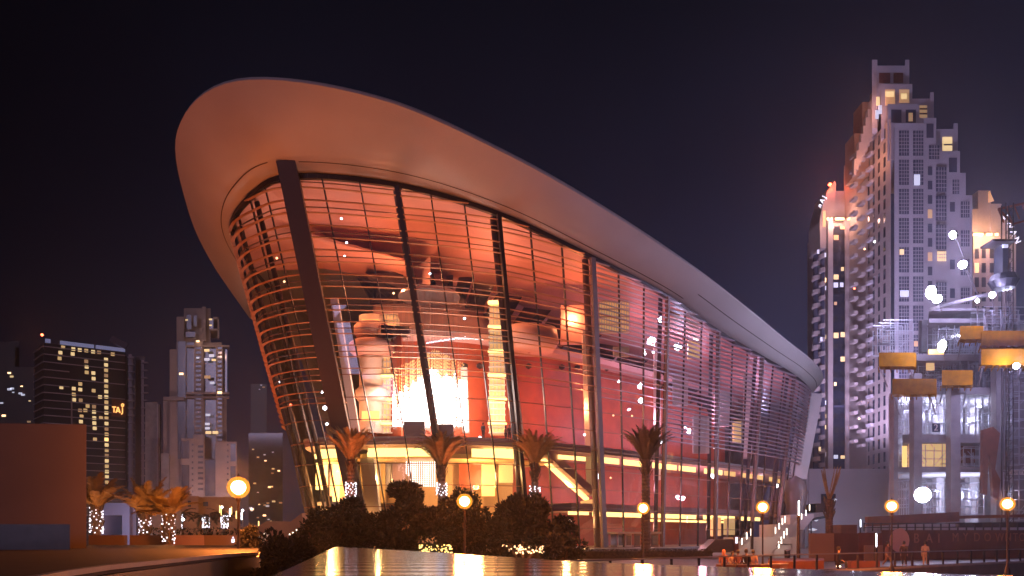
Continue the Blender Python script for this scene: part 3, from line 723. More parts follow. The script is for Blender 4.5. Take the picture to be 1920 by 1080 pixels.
lamp('tower_wash', P(1590, 900, 285), (.72, .58, 1), 240000, 2, 'SPOT', P(1575, 560, 335), 80, parent=tw)  # second added lamp, lightens the rounded tower
# rounded tower
D = 340
rt = empty('apartment_tower', (P(1560, 900, 340).x, 340, 0), 'slim rounded tower left of the tallest one, red beacon on its curved fin', 'tower')
def rbox(u0, u1, v0, v1, d0, d1, name, m, par): 
    return MB().box(up(u0, d0)[0], up(u1, d0)[0], d0, d1, zz(v1, d0), zz(v0, d0)).build(name, M[m], par)
rbox(1553, 1597, 418, 1004, 341, 365, 'wall', 'beige', rt)
rbox(1562, 1585, 424, 1004, 340.4, 341, 'glazing', 'dglass', rt)
rbox(1553, 1562, 410, 1004, 339.6, 341, 'pilaster', 'beige', rt); rbox(1585, 1596, 410, 1004, 339.6, 341, 'pilaster', 'beige', rt)
rbox(1563, 1596, 358, 418, 344, 362, 'crown', 'beige', rt)
c = P(1546, 0, 350); 
for (u, r, v0, d, nm) in ((1537, 2.8, 445, 352, 'bay'), (1549, 2.4, 430, 347, 'bay')):
    c = P(u, 0, d); MB().lathe((c.x, d, 0), [(r, 0), (r, zz(v0, d)), (0, zz(v0-3, d))], 16).build(nm, M['bglass'], rt, smooth=False)
    for k in range(22):
        z_ = zz(v0+26*k, d)
        if z_ < 5: break
        MB().lathe((c.x, d, z_), [(r, -1.1), (r+.75, -.7), (r+.75, .9), (r+.6, .9), (r+.6, -.3), (r, -.3)], 14).build('balcony', M['beige'], rt)
cf = MB(); pts = [(1533, 470), (1532, 420), (1537, 392), (1545, 365), (1560, 345), (1562, 350), (1562, 430), (1562, 470)]
n0 = [(P(u, v, 346).x, P(u, v, 346).z) for u, v in pts]
cf.v = [(x, 343, z_) for x, z_ in n0]+[(x, 356, z_) for x, z_ in n0]; k_ = len(n0)
cf.f = [tuple(range(k_)), tuple(range(2*k_-1, k_-1, -1))]+[(i, k_+i, k_+(i+1) % k_, (i+1) % k_) for i in range(k_)]
cf.build('crown_fin', M['beige'], rt)
rbox(1543, 1548, 395, 425, 342.6, 342.9, 'lit_slot', 'e_wdim', rt)
c = P(1556, 346, 342); MB().lathe(c, [(0, -.9), (.9, 0), (0, .9)], 10).build('beacon', M['e_red'], rt); lamp('beacon_light', c+Vector((0,-1,0)), (1, .15, .05), 5000, .5, parent=rt)
for u0, u1 in ((1551, 1555), (1558, 1561), (1567, 1583), (1590, 1595)): rbox(u0, u1, 408, 412, 338.6, 339.2, 'uplight', 'e_warmspot', rt)
lamp('uplight_lamp', P(1575, 411, 336), (1, .5, .38), 4500, .8, parent=rt); lamp('uplight_lamp', P(1553, 413, 336), (1, .5, .38), 2500, .8, parent=rt)
rw = Wall(up(1562, 340.3), up(1585, 340.3))
for (u0,u1,v0,v1,m_) in ((1563,1572,515,524,'e_win'),(1563,1571,530,539,'e_winw'),(1575,1581,530,538,'e_winw'),(1577,1582,501,508,'e_win'),(1563,1572,624,634,'e_win'),(1576,1586,623,632,'e_win'),(1576,1586,669,678,'e_win'),(1564,1569,566,572,'e_wdim'),(1563,1571,853,860,'e_winw'),(1576,1585,854,860,'e_win'),(1563,1572,441,450,'e_wdim'),(1575,1584,424,430,'e_wdim'),(1563,1585,760,764,'bglass'),(1564,1568,717,723,'e_warmspot')):
    mb = MB(); rw.prect(mb, u0, u1, v0, v1, .06, .1); mb.build('lit_window', M[m_], rt)
for k in range(17):
    for u0 in (1563.5, 1576): mb = MB(); rw.prect(mb, u0, u0+8, 437+26*k, 447+26*k, .0, .05); mb.build('window', M['black'], rt)
for (u, v, m_) in ((1547,448,'e_win'),(1534,472,'e_winw'),(1548,478,'e_winw'),(1549,525,'e_warmspot'),(1549,540,'e_winw'),(1550,632,'e_win'),(1540,636,'e_winw'),(1551,660,'e_win'),(1549,755,'e_winw'),(1550,780,'e_win'),(1549,801,'e_win'),(1537,842,'e_win'),(1550,852,'e_winw')):
    c = P(u, v, 343.5); MB().box(c.x-.45, c.x+.45, c.y-.1, c.y, c.z-.9, c.z+.9).build('lit_window', M[m_], rt)
text('n A J', 'lettering', M['e_signw'], P(1541, 378, 341.6), 2.6, (math.radians(90), math.radians(-62), 0), rt, .1)
# third tower, behind the site
D = 335
t3 = empty('apartment_tower', (P(1865, 900, 335).x, 335, 0), 'pale tower behind the building site with a lit notch in its stepped crown', 'tower')
rbox(1825, 1905, 440, 1004, 337, 360, 'wall', 'beige', t3); rbox(1834, 1858, 357, 440, 339, 352, 'crown', 'beige', t3); rbox(1858, 1878, 382, 440, 338.4, 352, 'crown', 'beige', t3); rbox(1823, 1834, 392, 440, 338, 352, 'crown', 'beige', t3); rbox(1878, 1892, 402, 440, 339, 352, 'crown', 'beige', t3)
MB().poly([P(1853, 380, 338), P(1864, 377, 338), P(1856, 358, 338), P(1853, 360, 338)]).build('lit_notch', M['e_wdim'], t3)
for u0, u1 in ((1826, 1844), (1851, 1861), (1867, 1872)): rbox(u0, u1, 437, 441, 335.6, 336.4, 'uplight', 'e_warmspot', t3)
lamp('uplight_lamp', P(1840, 441, 331), (1, .5, .25), 9000, .8, parent=t3); lamp('uplight_lamp', P(1866, 441, 331), (1, .5, .25), 5000, .8, parent=t3)
for k in range(16):
    for u0 in (1828, 1841, 1856, 1872, 1888):
        m_ = 'e_win' if (k, u0) in ((0, 1872), (1, 1828), (5, 1856)) else 'dglass'
        rbox(u0, u0+7.5, 466+27*k, 484+27*k, 336.8, 337.1, 'window', m_, t3)
text('S W A N', 'lettering', M['e_signw'], P(1897, 430, 334), 3.4, (math.radians(90), math.radians(64), 0), t3, .1)
# ------------------------------------------------------------------ construction site
D = 115
bs = empty('unfinished_building', (64, 115, 0), 'unfinished concrete building with bare columns, floodlit scaffolding and yellow edge tables', 'building')
def sb(u0, u1, v0, v1, d0, d1, name, m, par=bs): return MB().box(up(u0, d0)[0], up(u1, d0)[0], d0, d1, zz(v1, d0), zz(v0, d0)).build(name, M[m], par)
for (u0, u1, v0) in ((1714, 1729, 700), (1783, 1801, 720), (1868, 1892, 690), (1676, 1684, 735)):
    for j, dd in enumerate((115, 127)):
        x_ = up(u0, 115)[0]+.55*(dd-115)+(j*3); MB().box(x_, x_+up(u1, 115)[0]-up(u0, 115)[0], dd, dd+1.4, 0, zz(v0, 115)).build('column', M['concrete'], bs)
for (v0, v1, u0, u1) in ((812, 828, 1702, 1868), (874, 884, 1680, 1868), (723, 736, 1690, 1925), (660, 672, 1722, 1925), (592, 600, 1752, 1925), (572, 577, 1752, 1860)):
    MB().sbox(up(u0, 115)[0], up(u1, 115)[0], 116.5, 131, zz(v1, 115), zz(v0, 115), .5).build('floor_slab', M['concrete'], bs)
sb(1728, 1925, 600, 660, 132, 133, 'core_wall', 'concrete'); sb(1684, 1925, 735, 985, 134, 135, 'core_wall', 'concrete'); sb(1892, 1960, 690, 985, 117, 120, 'core_wall', 'concrete')
sb(1705, 1783, 830, 876, 118, 118.3, 'lit_room', 'e_yel3'); sb(1693, 1701, 836, 876, 118, 118.3, 'lit_room', 'e_yel2'); sb(1804, 1828, 836, 868, 119, 119.3, 'lit_room', 'rust')
sb(1738, 1752, 669, 694, 118, 118.3, 'lit_room', 'e_yel3'); sb(1742, 1772, 655, 664, 112, 112.3, 'lit_room', 'e_yel2')
def scaff(u0, u1, v0, v1, d, seed, label):
    r = random.Random(seed); a = P(u0, v1, d); b = P(u1, v0, d); mb = MB(); w_ = b.x-a.x; h = b.z-a.z
    n = max(2, round(w_/1.1)); m_ = max(2, round(h/1.3))
    for row in range(3):
        y = d+row*1.6
        for i in range(n+1): x_ = a.x+w_*i/n; mb.beam((x_, y, a.z), (x_+r.uniform(-.04, .04), y, b.z-r.random()*.8), .09, .09)
        for j in range(m_+1): z_ = a.z+h*j/m_; mb.beam((a.x, y, z_), (b.x, y, z_+r.uniform(-.08, .08)), .09, .09)
    for i in range(int(n*m_*.7)):
        x_ = a.x+w_*r.random(); z_ = a.z+h*r.random(); l_ = r.uniform(.8, 2); sg = r.choice((-1, 1)); y = d+r.random()*3
        mb.beam((x_, y, z_), (x_+l_*sg*.7, y+r.uniform(-.5, .5), z_+l_*.8), .06, .06)
    for i in range(int(n*m_*.25)):
        x_ = a.x+(w_-1)*r.random(); z_ = a.z+h*r.random(); mb.box(x_, x_+r.uniform(.5, 1.4), d+.1, d+1.4, z_, z_+.08)
    t = mb.build('scaffolding', M['scaf']); tag(t, label, 'scaffolding', 'scaffolding bays in the unfinished building'); return t
scaff(1730, 1782, 738, 812, 118, 1, 'floodlit scaffolding tube grid between the first two tall columns, above the number 2')
scaff(1802, 1867, 738, 812, 118, 2, 'brightest scaffolding bay, right of the middle column under the second yellow table')
scaff(1686, 1713, 738, 815, 118, 3, 'narrow scaffolding bay at the left corner above the warm lit room')
scaff(1705, 1782, 830, 875, 117, 4, 'scaffolding props standing before the warm yellow lit room')
scaff(1735, 1782, 905, 965, 117, 5, 'low scaffolding bay beside the lowest floodlight')
scaff(1803, 1845, 905, 965, 117, 6, 'low scaffolding bay with white sheets, right of the middle column')
scaff(1896, 1925, 700, 870, 113, 7, 'tall dark scaffolding stair tower at the right edge of the picture')
scaff(1760, 1850, 598, 655, 118, 8, 'upper scaffolding under the top deck, behind the floodlight')
scaff(1845, 1925, 575, 622, 112, 9, 'upper right scaffolding cage on top of the long yellow tables')
for q_ in ((1750,790,124),(1838,785,124),(1700,780,122),(1758,930,122),(1822,930,122),(1800,630,124),(1890,600,120)): lamp('added_bay_fill', P(*q_), (.66,.68,1), 2200, .4, parent=bs)  # fill lamps added inside the frame to brighten the scaffolding bays
def table(u0, u1, v0, v1, d, label, sk=0):
    v1 += 4; u0 -= 2; u1 += 4 if u1 < 1900 else 0
    a = P(u0, v1, d); b = P(u1, v0, d); t = empty('formwork_table', ((a.x+b.x)/2, d, a.z), label, 'formwork', 'yellow formwork tables')
    MB().sbox(a.x, b.x, d, d+2.2, a.z, b.z, .55).build('edge_screen', M['yform'], t)
    bm_ = MB(); n = max(3, int((b.x-a.x)/.8))
    for i in range(n+1): x_ = a.x+(b.x-a.x)*i/n; bm_.beam((x_, d+.2, a.z-.12), (x_+1.6, d+3.4, a.z-.12), .12, .2)
    bm_.build('joists', M['yform'], t)
    for x_ in (a.x+.5, b.x-.5): MB().beam((x_, d+.6, a.z-.3), (x_+sk, d+1.5, a.z-2.6), .12, .12).build('strut', M['steel'], t)
table(1650, 1713, 661, 683, 112, 'left yellow formwork table sticking out furthest from the building', 1.4)
table(1675, 1752, 710, 735, 110, 'lowest yellow formwork table, folded panel under the left one', 1.2)
table(1768, 1820, 694, 718, 112, 'small yellow formwork table over the middle column')
table(1802, 1840, 611, 632, 112, 'short upper yellow formwork table under the top deck')
table(1842, 1925, 620, 644, 110, 'upper of the two long yellow formwork tables at the right edge')
table(1842, 1925, 654, 680, 109, 'lower of the two long yellow formwork tables at the right edge')
scaff(1722, 1782, 672, 734, 120, 10, 'scaffolding behind the lowest yellow formwork table')
scaff(1804, 1866, 664, 734, 121, 11, 'scaffolding under the short upper yellow formwork table')
scaff(1655, 1712, 600, 658, 116, 12, 'thin scaffolding frames standing on the left yellow formwork table')
scaff(1800, 1845, 635, 692, 117, 13, 'scaffolding on the small yellow formwork table over the middle column')
scaff(1845, 1925, 690, 735, 118, 14, 'scaffolding below the lower long yellow formwork table')
scaff(1806, 1866, 838, 872, 116, 15, 'scaffolding before the rusty infill right of the middle column')
scaff(1686, 1714, 900, 968, 117, 16, 'scaffolding at the foot of the left corner of the site building')
scaff(1895, 1925, 880, 975, 112, 17, 'scaffolding near the ground at the right edge by the safety sign')
# debris chute, hoist mast, number and safety signs
cl = MB(); pv = [(1843, 806), (1862, 800), (1875, 812), (1870, 850), (1866, 880), (1876, 900), (1872, 937), (1862, 930), (1859, 880), (1854, 848), (1851, 928), (1842, 924)]
q = [(P(u, v, 112).x, P(u, v, 112).z) for u, v in pv]; cl.v = [(x, 112, z_) for x, z_ in q]+[(x, 112.6, z_) for x, z_ in q]; k_ = len(q)
cl.f = [tuple(range(k_)), tuple(range(2*k_-1, k_-1, -1))]+[(i, k_+i, k_+(i+1) % k_, (i+1) % k_) for i in range(k_)]
o = cl.build('debris_sheet', M['rust']); tag(o, 'rusty brown sheeting hanging down over the right columns of the building site', 'sheeting')
hm = empty('hoist_mast', P(1890, 985, 111)*1, 'dark hoist mast with a black cabin rising above the top deck at right', 'hoist'); hm.location.z = 0
ms = MB(); a = P(1893, 380, 111); 
for dx, dy in ((-.5, 0), (.5, 0), (-.5, 1), (.5, 1)): ms.beam((a.x+dx, 111+dy, 0), (a.x+dx, 111+dy, a.z), .12, .12)
z_ = 1
while z_ < a.z-1: ms.beam((a.x-.5, 111, z_), (a.x+.5, 111, z_+1.2), .06, .06); ms.beam((a.x-.5, 111, z_), (a.x+.5, 111, z_), .06, .06); z_ += 1.2
ms.build('mast', M['dsteel'], hm)
sb(1880, 1890, 458, 515, 110, 112, 'cabin', 'black', hm); c = P(1884, 462, 109.9); MB().box(c.x-.35, c.x+.35, 109.7, 109.9, c.z-.2, c.z+.2).build('cabin_light', M['e_winw'], hm)
MB().lathe(P(1882, 528, 111), [(.2, 1.3), (1.6, .9), (2.0, 0), (1.4, -1), (0, -1.1)][::-1], 16).build('drum', M['black'], hm)
sb(1862, 1906, 448, 452, 110, 113, 'platform', 'dsteel', hm)
jb = MB(); a, b = P(1872, 392, 118), P(1990, 366, 118); jb.beam(a, b, .3, .3); jb.beam(P(1900, 420, 118), P(1990, 395, 118), .25, .25); jb.beam(a, P(1900, 420, 118), .25, .25)
for i in range(8): p = a+(b-a)*i/8; jb.beam(p, p+Vector((.8, 0, -2)), .15, .15)
o = jb.build('jib', M['rust'], hm)
sg = empty('number_sign', P(1755, 802, 114.5), 'small dark square sign with a pale number 2 on the slab edge', 'sign')
MB().box(*(lambda c: (c.x-.55, c.x+.55, c.y-.1, c.y, c.z-.6, c.z+.6))(P(1755, 802, 114.5))).build('plate', M['bglass'], sg); text('2', 'lettering', M['inwhite'], P(1755, 802, 114.35), 1.3, (math.radians(90), 0, 0), sg)
sg = empty('safety_sign', P(1913, 886, 113), 'pale safety sign reading SAFETY F on the wall at the right edge', 'sign')
c = P(1912, 886, 113); MB().box(c.x-1.55, c.x+2.6, 112.9, 113, c.z-.32, c.z+.32).build('plate', M['inwhite'], sg); text('SAFETY F', 'lettering', M['joint'], (c.x-1.4, 112.87, c.z), .62, (math.radians(90), 0, math.radians(0)), sg, .01, 'LEFT')
# top deck sheeting and rail
dk = MB(); a, b = P(1752, 578, 112), P(1862, 550, 114); dk.beam(a, b, 2, .4); o = dk.build('top_deck', M['concrete'], bs)
# white box building behind the lamp
wb_ = empty('plain_building', (70, 168, 0), 'plain windowless pale box building between the opera and the building site', 'building')
MB().box(up(1517, 168)[0], up(1676, 168)[0], 168, 190, 0, zz(879, 168)).build('wall', M['lilac'], wb_)
MB().box(up(1507, 168)[0], up(1517, 168)[0]-.02, 168.3, 190, 0, zz(886, 168)).build('wall', M['lilac'], wb_)
sb(1541, 1567, 926, 944, 167.4, 167.9, 'vent', 'dglass', wb_); sb(1530, 1549, 944, 960, 160, 166, 'awning', 'black', wb_); 
for (u, v) in ((1565, 937), (1530, 975), (1524, 993)): c = P(u, v, 158); MB().lathe(c, [(0, -.3), (.9 if v > 980 else .5, 0), (0, .3)], 12).build('wall_lamp', M['e_winw'], wb_)
lamp('wall_wash', P(1600, 985, 158), (.7, .72, 1), 500, .5, parent=wb_)
o = MB().beam(P(1520, 975, 150), P(1552, 968, 150), 3, .25).beam(P(1521, 1000, 150), P(1521, 975, 150), .2, .2).beam(P(1549, 1000, 150), P(1549, 970, 150), .2, .2).build('canopy_tent', M['black']); tag(o, 'black peaked canopy at the foot of the plain pale building', 'canopy')
# ------------------------------------------------------------------ site hoarding
hd_ = empty('site_hoarding', (50, 78, 0), 'long ochre site hoarding with large faded letters MY DOWNTO, right of the plaza', 'hoarding')
hw = Wall((P(1540, 0, 70).x, 70), (P(1960, 0, 80).x, 80))
def hp(u0, u1, v0, m_, off=0, nm='panel'):
    mb = MB(); a0, a1 = hw.su(u0), hw.su(u1); hw.rect(mb, a0, a1, 0.0, hw.z((u0+u1)/2, v0), off, .12); return mb.build(nm, M[m_], hd_)
hp(1516, 1562, 1000, 'orangewall'); hp(1562.4, 1608, 1000, 'hoard'); hp(1608.5, 1652, 999, 'rust')
for k_ in range(9): hp(1652.5+34*k_, 1686.2+34*k_, 994, 'hoard', .01*(k_ % 2))
hp(1600, 1634, 1022, 'orangewall', 1.2, 'box')
# coarse shapes printed on the hoarding
for (u0, u1, v0, m_) in ((1660, 1704, 998, 'beige'),):
    c = hw.pt(hw.su(1684), hw.z(1684, 1013), .16); rr_ = 1.1
    MB().poly([c+hw.d*(rr_*1.1*math.cos(i*.3927))+Vector((0,0,rr_*math.sin(i*.3927))) for i in range(16)]).build('printed_disc', M['orangewall'] if 0 else M['pinkw'], hd_)
rz_ = math.atan2(hw.d.y, hw.d.x)
for ch_, u in zip('BAI', (1716, 1740, 1758)): text(ch_, 'lettering', M['letter'], hw.pt(hw.su(u), hw.z(u, 1010), .14), 1.25, (math.radians(90), 0, rz_), hd_, .02)
for ch_, u in zip('MYDOWNTO', (1789, 1808, 1829, 1849, 1872, 1888, 1901, 1914)): text(ch_, 'lettering', M['letter'], hw.pt(hw.su(u), hw.z(u, 1008), .14), 1.15, (math.radians(90), 0, rz_), hd_, .02)
# rusty overhead site beams behind the hoarding
for (u0, v0, u1, v1, th, m_, lab) in ((1625, 978, 1795, 969, 1.1, 'rust', 'long rusty girder lying above the hoarding'), (1790, 970, 1930, 967, .35, 'rust', 'thin rusty girder continuing above the lettered hoarding'), (1795, 985, 1930, 983, .5, 'dsteel', 'dark steel girder just above the hoarding letters')):
    o = MB().beam(P(u0, v0, 92), P(u1, v1, 92), .8, th).build('girder', M[m_]); tag(o, lab, 'girder')
fc = MB()
for i in range(20): u = 1620+i*16; fc.beam(P(u, 996, 90), P(u, 980, 90), .12, .12)
fc.beam(P(1620, 982, 90), P(1930, 980, 90), .12, .12); fc.beam(P(1620, 989, 90), P(1930, 988, 90), .1, .1)
o = fc.build('site_fence', M['dsteel']); tag(o, 'dark open metal site fence seen against white light above the hoarding', 'fence')
o = MB().poly([P(1625, 994, 100), P(1925, 992, 100), P(1925, 984, 100), P(1625, 984, 100)]); o = MB().box(P(1625,0,100).x, P(1925,0,100).x, 100, 100.4, zz(1003,100), zz(983,100)).build('pale_sheeting', M['lilac']); tag(o, 'pale sheeting behind the dark metal site fence', 'sheeting')
o = MB().ext([(P(1577,0,88).x, 88), (P(1607,0,88).x, 88), (P(1607,0,88).x, 92), (P(1577,0,88).x, 92)], 0, zz(984, 88)).build('hut', M['rust']); tag(o, 'small brown flat-roofed site hut left of the rusty girder', 'hut')
# ------------------------------------------------------------------ left skyline: hotel
D = 340
ht = empty('hotel', (P(160, 900, 348).x, 350, 0), 'broad dark hotel slab with thin pale floor lines and glowing TAJ sign', 'hotel')
hA, hB = (P(82, 0, 340).x, 340), (P(236, 0, 358).x, 358); hwl = Wall(hA, hB); htop = zz(636, 340)
hC = (P(65, 0, 352).x, 352)
MB().ext([hA, hB, (hB[0]-9, 380), (hC[0]-14, 380), hC], 0, htop-1.6).build('wall', M['black'], ht)
for k in range(27):
    z_ = htop-3.2-k*3.25
    if z_ < 3: break
    mb = MB(); L = hwl.L
    if k in (3, 5): 
        hwl.rect(mb, 0, L*.3, z_, z_+.32, 0, .7)
    else:
        a0 = 0 if k < 9 or k % 2 else 0
        hwl.rect(mb, a0, L*(.99), z_, z_+.32, 0, .7)
    sdw = Wall(hC, hA); sdw.rect(mb, 0, sdw.L, z_, z_+.32, 0, .5)
    mb.build('floor_edge', M['lilac'], ht)
mb = MB(); hwl.rect(mb, hwl.L*.32, hwl.L*.335, 0, htop-24, .1, 1.0); mb.build('fin', M['beige'], ht)
mb = MB(); hwl.rect(mb, .5, 2.5, htop-1.4, htop+.3, 0, .3); hwl.rect(mb, 6, hwl.L*.60, htop-1.4, htop+.2, 0, .3); hwl.rect(mb, hwl.L*.62, hwl.L*.99, htop-1.4, htop+.2, 0, .3); mb.build('crown_light_band', M['e_blue'], ht)
c = P(79, 628, 341); MB().lathe(c, [(0, -.7), (.7, 0), (0, .7)], 8).build('beacon', M['e_red'], ht); lamp('beacon_light', c+Vector((0,-1,1)), (1, .3, .08), 1500, .5, parent=ht)
lw = []
def W4(x, y): u = x/4; v = 560+y/4; lw.append((u-3.6, u+3.6, v-3.2, v+3.2))
for x, y in ((473,365),(550,378),(598,385),(647,390),(698,398),(743,403),(845,417),(453,405),(545,415),(447,448),(647,470),(650,512),(650,553),(700,558),(702,600),(602,640),(602,682),(553,675),(553,718),(555,758),(605,762),(702,690),(750,737),(460,665),(657,805),(705,810),(705,850),(612,883),(607,922),(707,895),(757,895),(707,933),(710,972),(712,1055),(797,1055),(600,838),(640,838)): W4(x, y)
for k in range(25): W4(795+k*.3, 457+40*k)
for k in range(5): W4(600, 1100+80*k)
for i, r in enumerate(lw):
    mb = MB(); hwl.prect(mb, r[0], r[1], r[2], r[3], .05, .1); mb.build('window', M['e_wdim' if i % 5 == 0 else 'e_win'] if i % 3 else M['e_yel3'], ht)
mb = MB(); hwl.prect(mb, 209, 236, 750, 782, .75, .25); sp = mb.build('sign_panel', M['rust'], ht)
# letters T A J drawn as strokes
def stroke(mb, pts, w):
    for (u0, v0), (u1, v1) in zip(pts, pts[1:]):
        a, b = hwl.pt(hwl.su(u0), hwl.z(u0, v0), 1.2), hwl.pt(hwl.su(u1), hwl.z(u1, v1), 1.2); mb.beam(a, b, .25, w)
for ch_, st_, w_ in (('T', [[(209.5, 763.5), (217, 764)], [(213, 764), (213, 774)]], .5), ('A', [[(216.5, 774.5), (220.5, 764), (224.5, 775)], [(218, 771.5), (223, 771.8)]], .5), ('J', [[(228.8, 764.5), (228.8, 775), (226.5, 777.5)], [(228.8, 763), (226.8, 761), (227.5, 758.5), (229.6, 757.8), (231.3, 759.3), (230.8, 761.5), (228.8, 763)]], .5)):
    mb = MB()
    for s_ in st_: stroke(mb, s_, w_)
    mb.build('letter', M['e_sign'], sp)
# pale frames at the right side of the hotel
for (u0, u1, v0, dd) in ((241, 247, 664, 359), (245, 250, 668, 361)):
    MB().sbox(up(u0, dd)[0], up(u1, dd)[0], dd, dd+12, 0, zz(v0, dd), -.47).build('pier', M['lilac'], ht)
for k in range(24):
    z_ = zz(672, 359)-k*3.25
    if z_ > 4: MB().box(up(240, 358)[0], up(251, 358)[0], 357.6, 358.9, z_, z_+.6).build('balcony_edge', M['lilac'], ht)
MB().sbox(up(250, 364)[0], up(268, 364)[0], 366, 380, 0, zz(668, 366), -.47).build('wall', M['bglass'], ht)
MB().sbox(up(265, 362)[0], up(270, 362)[0], 362, 372, 0, zz(675, 362), -.46).build('pier', M['lilac'], ht)
for k in range(20):
    z_ = zz(682, 362)-k*3.4
    if z_ > 4: MB().box(up(265, 361)[0], up(277, 361)[0], 360.6, 361.9, z_, z_+.55).build('balcony_edge', M['lilac'], ht)
MB().beam(P(208, 635, 350), P(238, 650, 352), 1.5, 2.6).build('roof_fin', M['bglass'], ht)
# slim grey slab
gs = empty('office_slab', (P(289, 900, 330).x, 330, 0), 'slim plain grey slab with one bright vertical edge, right of the hotel', 'building')
MB().sbox(up(272, 330)[0], up(295, 330)[0], 330, 350, 0, zz(754, 330), -.45).build('wall', M['concrete'], gs)
MB().box(up(294, 329)[0], up(296, 329)[0], 329, 331, 0, zz(757, 329)).build('edge', M['lilac'], gs); MB().sbox(up(296, 331)[0], up(302, 331)[0], 331, 350, 0, zz(757, 331), -.44).build('wall', M['dglass'], gs)
# left apartment tower
D = 320
lt_ = empty('apartment_tower', (P(378, 900, 325).x, 325, 0), 'left apartment tower with pink framed balcony strips and stepped open-framed top', 'tower')
def lb(u0, u1, v0, v1, d0, d1, name, m): return MB().sbox(up(u0, d0)[0], up(u1, d0)[0], d0, d1, zz(v1, d0), zz(v0, d0), -.388).build(name, M[m], lt_)
lb(318, 425, 655, 1004, 322, 350, 'wall', 'beige'); lb(330, 416, 642, 700, 322.5, 348, 'wall', 'beige'); lb(345, 395, 578, 642, 326, 345, 'wall', 'beige')
lb(331, 345, 594, 660, 324, 345, 'wall', 'beige'); lb(379, 386, 575, 640, 324, 327, 'fin', 'beige')
for r in ((350, 359, 590, 617), (363, 369, 592, 612), (393, 400, 597, 618), (348, 366, 622, 632)): lb(*r, 323.5, 324.4, 'opening', 'dglass')
lb(400, 411, 594, 598, 322, 335, 'open_frame', 'beige'); lb(408, 411, 594, 634, 322, 324, 'open_frame', 'beige'); lb(394, 411, 616, 619, 322, 335, 'open_frame', 'beige')
for r in ((333, 348, 640, 860), (350, 364, 642, 735), (350, 364, 748, 830), (383, 405, 650, 736), (384, 405, 750, 860), (420, 426, 655, 736)): lb(*r, 321.4, 321.9, 'glazing', 'dglass')
for r in ((364, 381, 640, 840), (405, 418, 650, 840)): lb(*r, 320.2, 322, 'balcony_strip', 'beige')
for r in ((348, 430, 735, 739), (348, 430, 743, 746), (350, 430, 647, 650), (306, 345, 744, 750)): lb(*r, 319.6, 322, 'cornice', 'beige')
for (u0, u1) in ((367, 377), (408, 416)):
    for k in range(22): lb(u0, u1, 650+8.6*k, 654.5+8.6*k, 319.9, 320.15, 'opening', 'dglass')
lb(340, 365, 822, 934, 316, 322, 'lower_block', 'beige'); lb(404, 444, 828, 934, 316, 322, 'lower_block', 'beige'); lb(362, 382, 815, 934, 317, 322, 'lower_block', 'beige')
for r in ((340.5, 355, 826, 860), (340.5, 355, 872, 928), (432, 442, 832, 865), (432, 442, 874, 930), (384, 404, 862, 930)): lb(*r, 315.6, 315.98, 'glazing', 'dglass')
for k in range(9):
    for u in (361, 427): lb(u-1.6, u+1.6, 832+11*k, 835.5+11*k, 315.6, 315.98, 'window', 'dglass')
    lb(371, 381, 835+10*k, 839+10*k, 316.4, 316.9, 'opening', 'dglass')
for (u, v, m_, s_) in ((340, 701, 'e_warmspot', .8), (412, 736, 'e_warmspot', .8), (371, 640, 'e_warmspot', .6), (395, 599, 'e_win', .6), (395, 610, 'e_win', .5), (388, 657, 'e_win', 1), (397, 667, 'e_winw', 1), (388, 674, 'e_winw', 1), (401, 675, 'e_win', .8), (389, 707, 'e_wdim', 1.2), (398, 718, 'e_winw', .9), (390, 778, 'e_winw', .9), (389, 795, 'e_winw', .9), (389, 803, 'e_winw', .9), (391, 811, 'e_win', 1.1), (404, 811, 'e_win', 1.1), (371, 671, 'e_winw', .6), (350, 600, 'e_win', .5), (369, 864, 'e_win', .4)):
    c = P(u, v, 319.4); MB().box(c.x-s_, c.x+s_, c.y-.2, c.y, c.z-s_*.5, c.z+s_*.5).build('lit_window', M[m_], lt_)
lb(306, 345, 930-180, 934, 326, 345, 'wall', 'beige'); lb(302, 317, 850, 1004, 318, 345, 'wall', 'concrete')
lamp('facade_wash', P(380, 960, 280), (1, .55, .52), 26000, 3, parent=lt_); lamp('facade_wash', P(372, 640, 308), (1, .55, .35), 1500, 1, parent=lt_)
# dark blocks at the far left and a far skyline right of the tower
for i, (u0, u1, v, d, lab) in enumerate(((-60, 28, 642, 420, 'dark tower cut by the left picture edge'), (28, 64, 688, 410, 'very dark tower with a few dots of light between the hotel and the left edge'), (18, 36, 640, 430, 'darkest blocky tower top behind the two dark left towers'), (466, 530, 812, 520, 'faint far block low in the gap between apartment tower and opera'), (470, 500, 720, 640, 'very faint far tower in the gap left of the opera, lit at its tip'))):
    t = empty('dark_building', (P((u0+u1)/2, 0, d).x, d, 0), lab, 'building')
    MB().sbox(up(u0, d)[0], up(u1, d)[0], d, d+15, 0, zz(v, d), ((u0+u1)/2-960)/FPX).build('wall', M['black' if i != 3 else 'dglass'], t)
    for j in range((14, 16, 0, 26, 3)[i]):
        uu, vv = R.uniform(max(u0, 0)+2, u1-2), R.uniform(v+30, 980) if i != 4 else 722+j*4; c = P(uu, vv, d-.3); s_ = R.uniform(.5, 1.1)
        MB().box(c.x-s_, c.x+s_, c.y-.2, c.y, c.z-s_*.5, c.z+s_*.5).build('lit_window', M[R.choice(('e_win', 'e_winw', 'e_warmspot', 'e_wdim'))], t)
for (u, v) in ((473, 719), (483, 721), (490, 723), (478, 727), (488, 730)): pass
